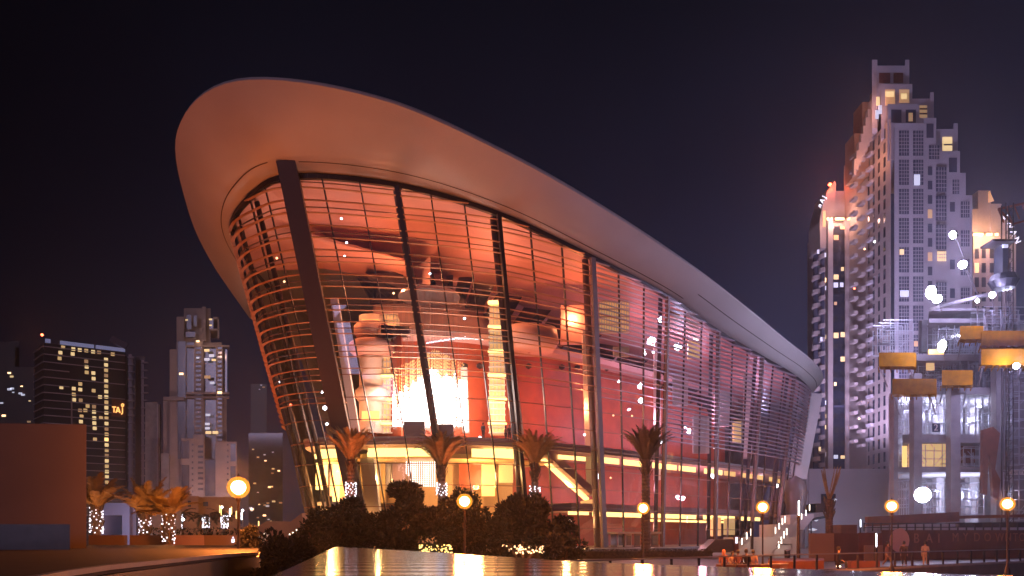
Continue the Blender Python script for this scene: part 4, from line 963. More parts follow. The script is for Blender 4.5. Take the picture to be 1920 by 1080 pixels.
# podium buildings behind the palms
D = 150
bp = empty('low_building', (P(380, 0, 150).x, 150, 0), 'low beige building with small square windows behind the lit palms', 'building')
def bb_(u0, u1, v0, v1, d0, d1, name, m, par): return MB().sbox(up(u0, d0)[0], up(u1, d0)[0], d0, d1, max(0, zz(v1, d0)), zz(v0, d0), -.36).build(name, M[m], par)
bb_(335, 372, 930, 1010, 148, 170, 'wall', 'orangewall', bp); bb_(372, 450, 932, 1010, 150, 172, 'wall', 'orangewall', bp)
bb_(352, 358, 939, 950, 147.5, 147.9, 'window', 'dglass', bp); bb_(381, 390, 941, 949, 149.5, 149.9, 'window', 'dglass', bp); bb_(300, 335, 952, 1010, 152, 170, 'wall', 'orangewall', bp)
lamp('building_light', P(370, 985, 138), (1, .45, .2), 1100, .5, parent=bp)
# white gateway pavilion
D = 60
pv = empty('gate_pavilion', (P(220, 0, 60).x, 60, 0), 'small pale bluish gateway pavilion with a square opening, behind the wrapped palms', 'pavilion')
x0, x1 = P(186, 0, 60).x, P(243, 0, 60).x; zt = zz(943, 60); x2 = P(300, 0, 62).x
def bx_(x0, x1, y0, y1, z0, z1, nm, m, par): return MB().box(x0, x1, y0, y1, z0, z1).build(nm, M[m], par)
xo0, xo1 = P(193.5, 0, 60).x, P(229, 0, 60).x; zo = zz(966, 60)
bx_(x0, xo0, 60, 66, 0, zt, 'wall', 'lilac', pv); bx_(xo1, x1, 60, 66, 0, zt, 'wall', 'lilac', pv); bx_(xo0, xo1, 60, 66, zo, zt, 'lintel', 'lilac', pv); bx_(xo0, xo1, 64.6, 65, 0, zo, 'shutter', 'pinkw', pv)
bx_(x1, x2, 60.5, 66, 0, zt-.05, 'side_wall', 'beige', pv); bx_(P(256, 0, 60.4).x, P(257, 0, 60.4).x, 60.35, 60.48, 0, zz(960, 60), 'downpipe', 'dsteel', pv)
lamp('pavilion_light', P(222, 985, 57), (.55, .55, 1), 160, .4, parent=pv)
# concrete wall box at the left edge
cw = empty('plaza_wall', (-18, 30, 0), 'big plain box wall lit orange at the left edge of the picture', 'wall block')
xr = P(162, 0, 30).x; 
MB().ext([(-32, 28.2), (xr, 30), (xr*38/30-.3, 38), (-44, 38)], 0, zz(796, 30)).build('block', M['blockm'], cw)
lw_ = MB().ext([(-30, 25.5), (P(131, 0, 27).x, 27), (P(131, 0, 27.6).x-.05, 27.6), (-30, 26.1)], 0, zz(983, 27)).build('low_wall', M['dgranite']); tag(lw_, 'low dark blue-grey stone wall in front of the big orange block', 'low wall')
# ochre low wall and hedge behind the basin
ow = empty('boundary_wall', (-22, 42, 0), 'long low ochre wall running behind the wrapped palm trunks', 'wall')
for (u0, u1, m_) in ((166, 233, 'orangewall'), (243, 318, 'orangewall'), (318, 383, 'pinkw'), (383, 462, 'orangewall')):
    MB().box(up(u0, 44)[0], up(u1, 44)[0]-.02, 44, 44.4, 0, zz(1003.5, 44)).build('panel', M[m_], ow)
def hedge(name, a, b, w, h, m, lab, n, seed):
    r = random.Random(seed); mb = MB(); a, b = Vector(a), Vector(b); d = (b-a); L = d.length; d.normalize(); s_ = Vector((-d.y, d.x, 0))
    mb.beam(a+Vector((0,0,h*.42)), b+Vector((0,0,h*.42)), w*.7, h*.84)
    for i in range(n):
        p = a+d*(L*r.random())+s_*(w*(r.random()-.5))+Vector((0,0,h*(.15+.9*r.random()))); q = Vector((r.gauss(0,1), r.gauss(0,1), r.gauss(0,1))).normalized(); t_ = q.cross(Vector((.3,.2,1))).normalized(); k_ = r.uniform(.06, .14)
        mb.poly([p-q*k_, p+t_*k_*.5, p+q*k_, p-t_*k_*.5])
    o = mb.build(name, m); tag(o, lab, 'hedge'); return o
hedge('hedge', P(285, 0, 50)*1-Vector((0,0,P(285,0,50).z)), Vector((P(455, 0, 50).x, 50, 0)), 1.2, 2.6, M['leaf'], 'dark clipped hedge on top line behind the ochre wall', 2500, 3)
hedge('hedge', (P(905,0,76).x, 76, 0), (P(1330,0,80).x, 80, 0), 2.0, .85, M['hedge'], 'low orange-lit hedge strip in front of the opera doors', 6000, 4)
# dark stone basin rims in the foreground, left
far = [(P(-40, 1022, 40).x, 40), (P(250, 1022, 40).x, 40), (P(462, 1022, 38.5).x, 38.5)]; zb_ = 1.77
near = [(480, 1040), (420, 1044), (300, 1057), (200, 1068), (120, 1080), (20, 1100), (-200, 1150)]
nr = [((u-960)/FPX*((CZ-zb_)*FPX/(v-HV)), (CZ-zb_)*FPX/(v-HV)) for u, v in near]
bs_ = empty('stone_basin', (-10, 20, 0), 'dark curved stone basin with a thin lit rim in the left foreground', 'basin')
MB().ext(far+[((485-960)/FPX*30, 30)]+nr, zb_-.06, zb_).build('top', M['bas'], bs_)
MB().ext([(x*1.0, y+.25) for x, y in far+[((485-960)/FPX*30, 30)]+nr], -1.1, zb_-.07).build('plinth', M['black'], bs_)
rm = MB()
for a, b in zip(nr, nr[1:]): rm.beam((a[0], a[1], zb_+.03), (b[0], b[1], zb_+.03), .10, .07)
rm.build('rim', M['kerb'], bs_)
# granite ledge in front of the camera
zl_ = CZ-.15
def gp(u, v): d = .15*FPX/(v-HV); return ((u-960)/FPX*d, d)
lp = [gp(630, 1025), gp(700, 1029), gp(790, 1034), gp(900, 1041), gp(1000, 1047.5), gp(1100, 1054), gp(1300, 1061), gp(1600, 1070), gp(1920, 1081), (1.9, 2.2), (1.2, .9), (-.5, .9), gp(420, 1120), gp(510, 1080), gp(565, 1055)]
lg = empty('granite_ledge', (0, 3, CZ-.4), 'wet polished granite ledge mirroring the opera lights in the foreground', 'ledge')
MB().ext(lp, CZ-.45, zl_).build('ledge_top', M['granite'], lg)
pw = MB().ext([(x*.97+.01, y*.97+.03) for x, y in lp], -1.1, CZ-.46).build('plinth', M['dgranite'], lg)
# ------------------------------------------------------------------ palms
def frond(mb, base, az, el, L, droop, w, r, n=9):
    p = Vector(base); e_ = el; pts = [p.copy()]
    for i in range(n):
        p = p+Vector((math.cos(az)*math.cos(e_), math.sin(az)*math.cos(e_), math.sin(e_)))*(L/n); e_ -= droop/n*(i/n*1.6+.2); pts.append(p.copy())
    for i in range(n):
        d = (pts[i+1]-pts[i]).normalized(); s_ = d.cross(Vector((0,0,1))); s_ = s_.normalized() if s_.length > 1e-3 else Vector((1,0,0)); up_ = s_.cross(d)
        mb.beam(pts[i], pts[i+1], .035, .03)
        for k_ in range(4):
            q = pts[i]+(pts[i+1]-pts[i])*(k_/4); f = (i+k_/4)/n; l_ = w*(math.sin(math.pi*min(.98, .12+f*.86))**.6)
            for sg in (-1, 1):
                tip = q+(s_*sg*.75+d*.8+up_*r.uniform(-.35, .15)).normalized()*l_*r.uniform(.8, 1.1)
                b_ = d*.07; mb.poly([q-b_, q+b_, tip])
def palm(u, vb, vt, d, r0, label, seed, elev=(55, 85), nf=34, L=3.2, m='frond', wrap=None, droop=1.1, group=None, zb=0, w=.55, vtop=None, lean=0):
    r = random.Random(seed); a = P(u, 0, d); zt = zz(vt, d); t = empty('palm_tree', (a.x, d, zb), label, 'palm', group)
    n = 26; tr = MB(); pts = []; rd = []
    for i in range(n*2+1):
        f = i/(n*2); pts.append((a.x+lean*f, d, zb+(zt-zb)*f)); rd.append(r0*(1.12-.25*f)*(1.0 if i % 2 else .84)*(1+.25*max(0, f-.9)*10*.5))
    tr.tube(pts, rd, 10).build('trunk', M['bark'], t)
    cr = MB()
    for i in range(nf):
        az = i*2.4+r.uniform(-.3, .3); el = math.radians(r.uniform(*elev)); frond(cr, (a.x+lean+math.cos(az)*r0*.6, d+math.sin(az)*r0*.6, zt-.1), az, el, L*r.uniform(.8, 1.08), droop*r.uniform(.7, 1.3), w, r)
    cr.build('crown', M[m], t)
    st_ = MB()
    for i in range(26):
        az = i*2.4; z_ = zt-1.5*r.random(); st_.beam((a.x+lean+math.cos(az)*r0*.8, d+math.sin(az)*r0*.8, z_-.3), (a.x+lean+math.cos(az)*r0*1.5, d+math.sin(az)*r0*1.5, z_+.35), .12, .06)
    st_.build('frond_stubs', M['frondd'], t)
    if group == GP: lamp('palm_light', (a.x, d-3.5, 2.2), (1, .36, .10), 105 if m == 'frond' else 30, .3, parent=t)
    if group == GL: lamp('palm_light', (a.x+.8, d-2, 3.2), (1, .34, .08), 110, .3, parent=t)
    if wrap:
        wb = MB(); v0, v1 = wrap; z0, z1 = zz(v1, d), zz(v0, d); nn = int((z1-z0)*34)
        for i in range(nn):
            f = i/nn; an = i*2.399+r.uniform(-.3, .3); z_ = z0+(z1-z0)*f+r.uniform(-.05, .05); rr = r0*1.12+.05; s_ = r.uniform(.018, .045)*d/60
            x_ = a.x+rr*math.cos(an); y_ = d+rr*math.sin(an); wb.box(x_-s_, x_+s_, y_-s_, y_+s_, z_-s_, z_+s_*1.5)
        wb.build('light_wrap', M['e_wstring'], t)
        lamp('wrap_light', (a.x, d-1.2, (z0+z1)/2), (.8, .82, 1), 6*(d/60)**2, .3, parent=t)
    return t

GL = 'fan palms with wrapped trunks on the left'
GP = 'palms with tied fronds in front of the opera'
palm(658, 1040, 862, 80, .42, 'leftmost palm before the opera, beside the wide leaning column', 11, (58, 86), 60, 3.6, 'frond', (905, 962), 1.0, GP)
palm(828, 1040, 872, 78, .42, 'second palm before the opera, tallest bushy fronds right of the chandelier', 12, (52, 86), 75, 4.1, 'frond', (905, 930), 1.3, GP)
palm(1003, 1040, 868, 79, .40, 'third palm before the opera, in front of the lit diagonal staircase', 13, (52, 86), 65, 3.8, 'frond', (912, 934), 1.3, GP)
palm(1211, 1040, 862, 88, .52, 'fourth palm before the opera, dark crown and bare thick trunk', 14, (58, 88), 85, 4.2, 'frondd', None, 1.0, GP)
palm(1555, 1052, 936, 73, .36, 'pruned palm with two bunches of tied fronds before the pale box building', 15, (68, 76), 0, 2, 'frond', None, .6)
t = [o for o in bpy.data.objects if o.type == 'EMPTY' and o.get('label', '').startswith('pruned palm')][0]
for az, u in ((math.pi*.98, 1543), (.05, 1573)):
    cr = MB(); r = random.Random(u); c = P(1555, 936, 73)
    for i in range(12): frond(cr, c+Vector((r.uniform(-.12, .12), r.uniform(-.15, .15), 0)), az+r.uniform(-.3, .3), math.radians(76 if u < 1550 else 72)+r.uniform(-.07, .07), 3.1*r.uniform(.75, 1.05), -.12, .16, r)
    cr.build('frond_bunch', M['frond'], t)
GL = 'fan palms with wrapped trunks on the left'
palm(181, 1010, 947, 52, .30, 'leftmost wrapped palm, half hidden by the orange block', 21, (35, 84), 34, 2.3, 'frond', (952, 1000), 1.0, GL)
palm(272, 1010, 962, 50, .26, 'middle wrapped palm beside the gateway pavilion', 22, (38, 84), 24, 2.5, 'frond', (970, 1002), .9, GL)
palm(316, 1020, 962, 41, .22, 'right wrapped palm whose glowing trunk reaches down over the ochre wall', 23, (10, 80), 26, 1.6, 'frond', (964, 1018), 1.0, GL)
# far palms: lit trunks and hanging light tubes
for (u, v0, v1, d, lab) in ((286, 968, 988, 100, 'cone of white lights by the hedge, near the middle wrapped palm'), (336, 963, 990, 100, 'first far palm trunk wrapped in lights right of the wrapped palms'), (386, 969, 990, 100, 'second far palm trunk wrapped in lights under a dark tree'), (421, 966, 990, 100, 'third far palm wrapped in lights just left of the brightest street lamp')):
    palm(u, 1000, v0, d, .3 if u != 286 else .5, lab, u, (-10, 50), 18, 2.4, 'frondd', (v0, v1), 1.6, 'far palms wrapped in lights')
for i, (u, v) in enumerate(((292,960),(296,964),(300,966),(304,964),(307,962),(415,960),(431,962),(434,958),(443,966),(453,968),(485,985),(412,955))):
    a = P(u, v, 96); t_ = MB().tube([(a.x, 96, a.z-.4), (a.x, 96, a.z+.5)], .055, 6).build('light_tube', M['e_yellow' if i % 3 else 'e_white']); tag(t_, ('first','second','third','fourth','fifth','second rightmost','third rightmost','fifth rightmost','lone bright','rightmost yellow','rightmost low','sixth')[i]+' hanging light tube from the left among the far lit palms' if i < 5 or i == 11 else ('sixth rightmost','fifth rightmost','fourth rightmost','third rightmost','second rightmost','rightmost')[i-5]+' light tube hanging near the brightest street lamp', 'light tube', 'light tubes hanging among the far palms')
for u, v, d, lab in ((306, 955, 70, 'small round white lamp above the light tubes near the right wrapped palm'), (416, 951, 90, 'small white path lamp left of the brightest street lamp'), (455, 957, 92, 'small white path lamp right under the brightest street lamp'), (343, 974, 70, 'small white path lamp beside the first far lit trunk')):
    c = P(u, v, d); t_ = empty('path_lamp', (c.x, d, 0), lab, 'path lamp'); MB().tube([(c.x, d, 0), (c.x, d, c.z)], .04, 6).build('post', M['dsteel'], t_); MB().lathe(c, [(0,-.16),(.16,0),(0,.16)], 10).build('globe', M['e_white'], t_)
sgn = empty('path_sign', P(437, 1012, 43.5), 'tiny white lit pictogram sign low on the ochre wall under the lamp', 'sign'); c = P(437, 1012, 43.6); MB().box(c.x-.07, c.x+.07, 43.55, 43.65, c.z-.16, c.z+.05).build('figure', M['e_signw'], sgn); MB().lathe((c.x, 43.6, c.z+.13), [(0,-.05),(.05,0),(0,.05)], 8).build('figure_head', M['e_signw'], sgn)
# ------------------------------------------------------------------ dark leafy trees
def bush(u, d, vt, wpx, label, seed, n=3200, zb=0.0, m='leaf', ls=.16, group=None, vb=None):
    r = random.Random(seed); c = P(u, 0, d); zt = zz(vt, d); H = zt-zb; wd = wpx/2*d/FPX
    t = empty('leafy_tree', (c.x, d, zb), label, 'tree', group)
    tr = MB(); 
    for i in range(3): tr.tube([(c.x+(i-1)*.1, d, zb), (c.x+(i-1)*wd*.25, d, zb+H*.3), (c.x+(i-1)*wd*.45, d+r.uniform(-.4,.4), zb+H*.6)], [.13, .09, .04], 6)
    tr.build('trunk', M['bark'], t)
    cr = MB(); cl = []
    for i in range(46):
        a = r.uniform(0, 6.28); h = r.uniform(.10, .93); rr = wd*math.sin(math.pi*min(.95, h*.75+.20))*r.uniform(.35, .92); cl.append((Vector((c.x+rr*math.cos(a), d+rr*math.sin(a)*.8, zb+H*h)), r.uniform(.10, .20)*(wd+H)*.5))
    for i in range(n):
        p0, s_ = cl[i % len(cl)]; q = Vector((r.gauss(0,1), r.gauss(0,1), r.gauss(0,1))).normalized(); p = p0+q*s_*(r.random()**.35)
        if p.z < zb+.1: continue
        ax = (q+Vector((r.gauss(0,.5), r.gauss(0,.5), .4))).normalized(); sd_ = ax.cross(Vector((r.gauss(0,1), r.gauss(0,1), r.gauss(0,1)))).normalized(); k_ = ls*r.uniform(.7, 1.3)
        cr.poly([p, p+ax*k_*.5+sd_*k_*.26, p+ax*k_*1.1, p+ax*k_*.5-sd_*k_*.26])
    cr.build('crown', M[m], t); return t
GB = 'dark leafy trees in front of the opera'
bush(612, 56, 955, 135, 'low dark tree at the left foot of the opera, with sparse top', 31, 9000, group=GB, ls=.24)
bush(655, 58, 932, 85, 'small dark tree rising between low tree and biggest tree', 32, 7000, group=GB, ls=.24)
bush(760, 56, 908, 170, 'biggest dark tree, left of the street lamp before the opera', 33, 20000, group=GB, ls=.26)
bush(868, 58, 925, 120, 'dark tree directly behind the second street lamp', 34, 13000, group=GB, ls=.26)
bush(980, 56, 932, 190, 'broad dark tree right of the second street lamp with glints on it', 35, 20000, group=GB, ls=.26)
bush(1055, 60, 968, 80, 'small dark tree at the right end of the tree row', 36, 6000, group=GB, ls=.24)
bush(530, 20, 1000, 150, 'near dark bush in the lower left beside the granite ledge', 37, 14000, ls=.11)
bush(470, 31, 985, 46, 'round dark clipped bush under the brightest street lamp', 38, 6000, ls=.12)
# twinkle lights under the trees
for u0, u1, n, sd_, lab in ((785, 848, 90, 1, 'tangle of tiny warm lights on the low plants left of the second lamp'), (940, 1020, 110, 2, 'tangle of tiny warm lights on the low plants right of the second lamp')):
    r = random.Random(sd_); mb = MB()
    for i in range(n):
        c = P(r.uniform(u0, u1), r.uniform(1022, 1038), 54+r.random()*2); s_ = r.uniform(.02, .05); mb.box(c.x-s_, c.x+s_, c.y-s_, c.y+s_, c.z-s_, c.z+s_)
    o = mb.build('twinkle_lights', M['e_yellow' if sd_ == 1 else 'e_warmspot']); tag(o, lab, 'fairy lights')
# car behind the trees
cr_ = empty('parked_car', (P(943, 0, 70).x, 70, 0), 'low car with two bright headlights seen under the dark trees', 'car'); x = P(943, 0, 70).x
bd = MB(); prof = [(-.9, .35), (-.92, .75), (-.8, .95), (-.62, 1.4), (.62, 1.4), (.8, .95), (.92, .75), (.9, .35)]
bd.v = [(x+a_, 70, z_) for a_, z_ in prof]+[(x+a_*.98, 74, z_) for a_, z_ in prof]; k_ = len(prof); bd.f = [tuple(range(k_)), tuple(range(2*k_-1, k_-1, -1))]+[(i, k_+i, k_+(i+1) % k_, (i+1) % k_) for i in range(k_)]
bd.build('body', M['dgranite'], cr_); MB().box(x-.6, x+.6, 69.95, 69.99, .98, 1.32).build('windscreen', M['dglass'], cr_)
for s_ in (-.62, .62): MB().lathe((x+s_, 69.9, 1.0), [(0, -.12), (.16, 0), (0, .12)], 10).build('headlight', M['e_head'], cr_)
for s_ in (-.75, .75): MB().beam((x+s_-.1, 70.8, .33), (x+s_+.1, 70.8, .33), .66, .66).build('wheel', M['black'], cr_)
# white lounger under the hedge end
ln = empty('deck_chair', (P(1075, 0, 70).x, 70, 0), 'white folding lounger with a V outline glowing in front of the opera doors', 'lounger')
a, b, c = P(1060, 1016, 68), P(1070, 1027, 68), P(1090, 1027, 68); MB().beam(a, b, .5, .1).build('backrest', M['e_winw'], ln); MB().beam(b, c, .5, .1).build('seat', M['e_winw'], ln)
for q in (b+Vector((.1,0,0)), c-Vector((.1,0,0))): MB().beam(q, (q.x, q.y, .0), .06, .06).build('leg', M['steel'], ln)
# ------------------------------------------------------------------ railing
rl = empty('railing', (14.6, 45.6, 0), 'dark metal railing along the promenade edge with thin top rail', 'railing')
def along(s_):
    for a, b in zip(rail_pts[2:], rail_pts[3:]):
        L = math.dist(a, b)
        if s_ <= L: return Vector((a[0]+(b[0]-a[0])*s_/L, a[1]+(b[1]-a[1])*s_/L, 0))
        s_ -= L
    return None
tr = MB(); br = MB(); s_ = 0; prev = None; posts = []
while True:
    p = along(s_)
    if p is None: break
    if prev is not None: tr.beam(prev+Vector((0,0,1.12)), p+Vector((0,0,1.12)), .09, .07); br.beam(prev+Vector((0,0,.16)), p+Vector((0,0,.16)), .05, .05)
    pm_ = MB(); pm_.box(p.x-.06, p.x+.06, p.y-.05, p.y+.05, .02, 1.08); pm_.build('post', M['dsteel'], rl); prev = p; s_ += 2.25
tr.build('top_rail', M['steel'], rl); br.build('bottom_rail', M['dsteel'], rl)
# curved bench and planter wall
bn = empty('curved_bench', (P(1400, 0, 50).x, 50, 0), 'low curved brown bench wall behind the railing where people sit', 'bench')
pb = [P(1345, 0, 50), P(1380, 0, 49.4), P(1420, 0, 49.4), P(1455, 0, 50.2), P(1470, 0, 51)]
b1 = MB(); b2 = MB()
for a, b in zip(pb, pb[1:]): b1.beam((a.x, a.y, .22), (b.x, b.y, .22), .5, .42); b2.beam((a.x, a.y, .46), (b.x, b.y, .46), .6, .05)
b1.build('base', M['rust'], bn); b2.build('seat', M['kerb'], bn)
pl = MB().ext([(P(1440,0,54).x, 54), (P(1475,0,52).x, 52), (P(1545,0,54).x, 54), (P(1545,0,60).x, 60), (P(1440,0,60).x, 60)], 0, .55).build('planter_wall', M['rust']); tag(pl, 'low orange planter wall right of the curved bench', 'planter')
b = MB().box(P(1596,0,55).x, P(1650,0,55).x, 55, 55.6, .0, .5).build('stone_bench', M['rust']); tag(b, 'straight dark stone bench below the hoarding box', 'bench')
for u, lb_ in ((1478, 'left of the two white paving lights below the orange planter'), (1507, 'right of the two white paving lights below the orange planter'), (1658, 'white paving light at the feet of the walking person'), (1725, 'white paving light at the feet of the pale standing person')): c = P(u, 1066 if u < 1550 else 1061, 50); o = MB().lathe((c.x, 50.5 if u<1550 else 57, .02), [(.16, 0), (.16, .06), (0, .08)], 12).build('ground_light', M['e_uplight']); tag(o, lb_, 'ground light', 'recessed lights in the paving')
# ------------------------------------------------------------------ white stairs and ramp right of the opera
sp_ = empty('outdoor_staircase', (P(1440, 0, 95).x, 95, 0), 'broad pale outdoor staircase with lit handrail posts climbing beside the opera', 'staircase')
def st_box(u0, u1, v0, v1, d0, d1, nm, m, par=sp_): return MB().box(up(u0, d0)[0], up(u1, d0)[0], d0, d1, max(0, zz(v1, d0)), zz(v0, d0)).build(nm, M[m], par)
st_box(1384, 1498, 1007, 1040, 86, 92, 'lower_wall', 'inwhite'); st_box(1452, 1500, 983, 1008, 98, 104, 'upper_wall', 'inwhite')
st_box(1482, 1500, 965, 985, 110, 114, 'upper_wall', 'inwhite')
for (u0, v0, u1, v1, d) in ((1384, 1034, 1410, 1008, 84), (1452, 1033, 1478, 1007, 85), (1449, 1006, 1470, 984, 96), (1486, 985, 1507, 962, 108)):
    n = 14; mb = MB()
    for i in range(n):
        f = i/n; a = P(u0+(u1-u0)*f, v0+(v1-v0)*f, d+f*2); w_ = 26/FPX*d if u0 > 1400 else 18/FPX*d
        mb.box(a.x, a.x+w_*.8, d+f*2, d+f*2+.6, max(0, a.z-.6), a.z)
    mb.build('flight', M['inwhite'], sp_)
for (u, v, d) in ((1391,1013,84),(1400,1003,84),(1408,996,84),(1454,993,90),(1461,985,90),(1467,976,90),(1472,972,90),(1460,1020,84),(1465,1011,84),(1470,1001,84),(1475,995,84),(1493,988,100),(1503,967,100),(1511,960,100),(1518,950,100)):
    a = P(u, v, d); MB().tube([(a.x, d, a.z-.45), (a.x, d, a.z+.25)], .05, 6).build('rail_light', M['e_pavlamp'], sp_)
hr = MB(); hr.beam(P(1384, 1014, 83.6), P(1410, 986, 84.6), .12, .2); hr.build('handrail', M['dsteel'], sp_); MB().beam(P(1456, 1024, 83.6), P(1478, 996, 84.6), .06, .06).build('handrail', M['dsteel'], sp_); MB().beam(P(1410, 1030, 84), P(1410, 978, 84), .25, .25).build('newel_post', M['dsteel'], sp_)
for q in ((1400, 1015, 80), (1470, 1010, 82), (1465, 985, 93)): lamp('stair_light', P(*q), (1, .82, .62), 60, .3, parent=sp_)
rp = MB(); a, b, c_, d_ = P(1316, 1036, 80), P(1342, 1011, 80), P(1378, 1011, 80), P(1378, 1036, 80)
rp.v = [tuple(q) for q in (a, b, c_, d_)]+[(q.x, q.y+3, q.z) for q in (a, b, c_, d_)]; rp.f = [(3,2,1,0), (4,5,6,7), (0,1,5,4), (1,2,6,5), (2,3,7,6), (3,0,4,7)]
o = rp.build('ramp_wall', M['dgranite']); tag(o, 'dark sloping ramp wall left of the pale outdoor stairs', 'ramp')
o = empty('information_pillar', (P(1381, 0, 80).x, 80, 0), 'brown pillar with a small glowing figure sign beside the dark ramp', 'pillar'); st_box(1378, 1385, 1005, 1036, 79, 79.6, 'pillar_body', 'rust', o); c = P(1381, 1013, 78.9); MB().box(c.x-.1, c.x+.1, 78.85, 78.95, c.z-.3, c.z+.3).build('lit_figure', M['e_signw'], o)
o = empty('litter_bin', (P(1476, 0, 72).x, 72, 0), 'dark litter bin with a pale lid standing below the pale stairs', 'bin'); MB().lathe((P(1476,0,72).x, 72, 0), [(.2, 0), (.24, .1), (.24, .85), (0, .86)], 12).build('body', M['black'], o); MB().lathe((P(1476,0,72).x, 72, .86), [(.28, 0), (.28, .08), (0, .12)], 12).build('lid', M['steel'], o)
# dark terrace pods curling round the foot of the opera at the stern
tp = MB().lathe((P(1492,0,138).x, 138, 0), [(1.5, 0), (1.6, 7), (2.0, 9.6), (1.7, 11.6), (0, 12.6)], 24).build('round_kiosk', M['colm'], None, smooth=True); tag(tp, 'dark rounded drum pavilion at the foot of the stern strut', 'kiosk')
# left entrance: low orange wall with lit stairs
el = empty('entrance_steps', (P(520, 0, 70).x, 70, 0), 'orange-lit low wall with lit stair rail at the left foot of the opera', 'steps')
x = MB(); q = [(P(u, v, 74).x, P(u, v, 74).z) for u, v in ((478, 1030), (478, 990), (500, 977), (545, 978), (566, 962), (570, 1030))]; x.v = [(a, 74, b) for a, b in q]+[(a, 76, b) for a, b in q]; k_ = len(q); x.f = [tuple(range(k_)), tuple(range(2*k_-1, k_-1, -1))]+[(i, k_+i, k_+(i+1) % k_, (i+1) % k_) for i in range(k_)]
x.build('wall', M['orangewall'], el); rr = MB(); rr.beam(P(474, 1026, 70), P(503, 1001, 71), .5, .35); rr.build('flight', M['inwhite'], el)
for u, v in ((478, 1017), (487, 1009), (496, 1003), (503, 998), (543, 1004), (549, 1001), (556, 996)): a = P(u, v, 69.8); MB().tube([(a.x, 69.8, a.z-.25), (a.x, 69.8, a.z+.15)], .045, 6).build('rail_light', M['e_pavlamp'], el)
lamp('entrance_light', P(520, 1000, 66), (1, .4, .12), 90, .3, parent=el)
# uplighters on the podium that wash the great overhang
for i, (x_, y_, tx, ty, tz, pw_, c_) in enumerate(((-27, 80, -32, 86, 42, 6000, (1, .18, .035)), (-17, 76, -18, 80, 42, 5400, (1, .18, .035)), (-3, 79, -5, 82, 41, 4600, (1, .20, .055)), (9, 86, 8, 92, 38, 3600, (1, .26, .12)), (-40, 92, -37, 98, 39, 7000, (1, .24, .08)), (-33, 88, -29, 93, 24, 5000, (1, .22, .04)))):
    t = empty('uplighter', (x_, y_, 0), ('squat ground uplighter washing the roof overhang, number %d counted along the opera front from the left' % (i+1)) if 0 else ('ground uplighter before the opera bow, ', 'ground uplighter hidden behind the small dark tree, ', 'ground uplighter hidden behind the broad tree, ', 'ground uplighter near the deck chair, ', 'ground uplighter beyond the ochre wall, ', 'ground uplighter nearest the left foot of the glass, ')[i]+'washing the roof overhang', 'uplighter', 'ground uplighters washing the roof overhang')
    ax = (Vector((tx, ty, tz))-Vector((x_, y_, .3))).normalized()
    MB().beam(Vector((x_, y_, .02)), Vector((x_, y_, .22)), .4, .4).build('base', M['dsteel'], t); MB().beam(Vector((x_, y_, .25)), Vector((x_, y_, .25))+ax*.25, .32, .32).build('head', M['dsteel'], t)
    lamp('uplight_lamp', Vector((x_, y_, .3))+ax*.4, c_, pw_, .25, 'SPOT', (tx, ty, tz), 75, parent=t)
# ------------------------------------------------------------------ people
def skinned(name, m, segs, parent=None, sub=1):
    """segs: list of chains [(x,y,z,r),...] sharing identical first points where joined; one skinned surface"""
    V = []; E_ = []; key = {}
    for ch_ in segs:
        prev = None
        for p in ch_:
            kk = tuple(round(q, 3) for q in p[:3])
            if kk not in key: key[kk] = len(V); V.append(p)
            i = key[kk]
            if prev is not None: E_.append((prev, i))
            prev = i
    me = bpy.data.meshes.new(name); me.from_pydata([v[:3] for v in V], E_, [])
    import bmesh
    bm = bmesh.new(); bm.from_mesh(me); ly = bm.verts.layers.skin.verify(); bm.verts.ensure_lookup_table()
    for i, v in enumerate(bm.verts): v[ly].radius = (V[i][3], V[i][3]*(V[i][4] if len(V[i]) > 4 else 1)); v[ly].use_root = (i == 0)
    bm.to_mesh(me); bm.free(); me.materials.append(m)
    o = bpy.data.objects.new(name, me); S.collection.objects.link(o)
    o.modifiers.new('skin', 'SKIN').use_smooth_shade = True
    s_ = o.modifiers.new('sub', 'SUBSURF'); s_.levels = sub; s_.render_levels = sub
    if parent: o.parent = parent
    return o
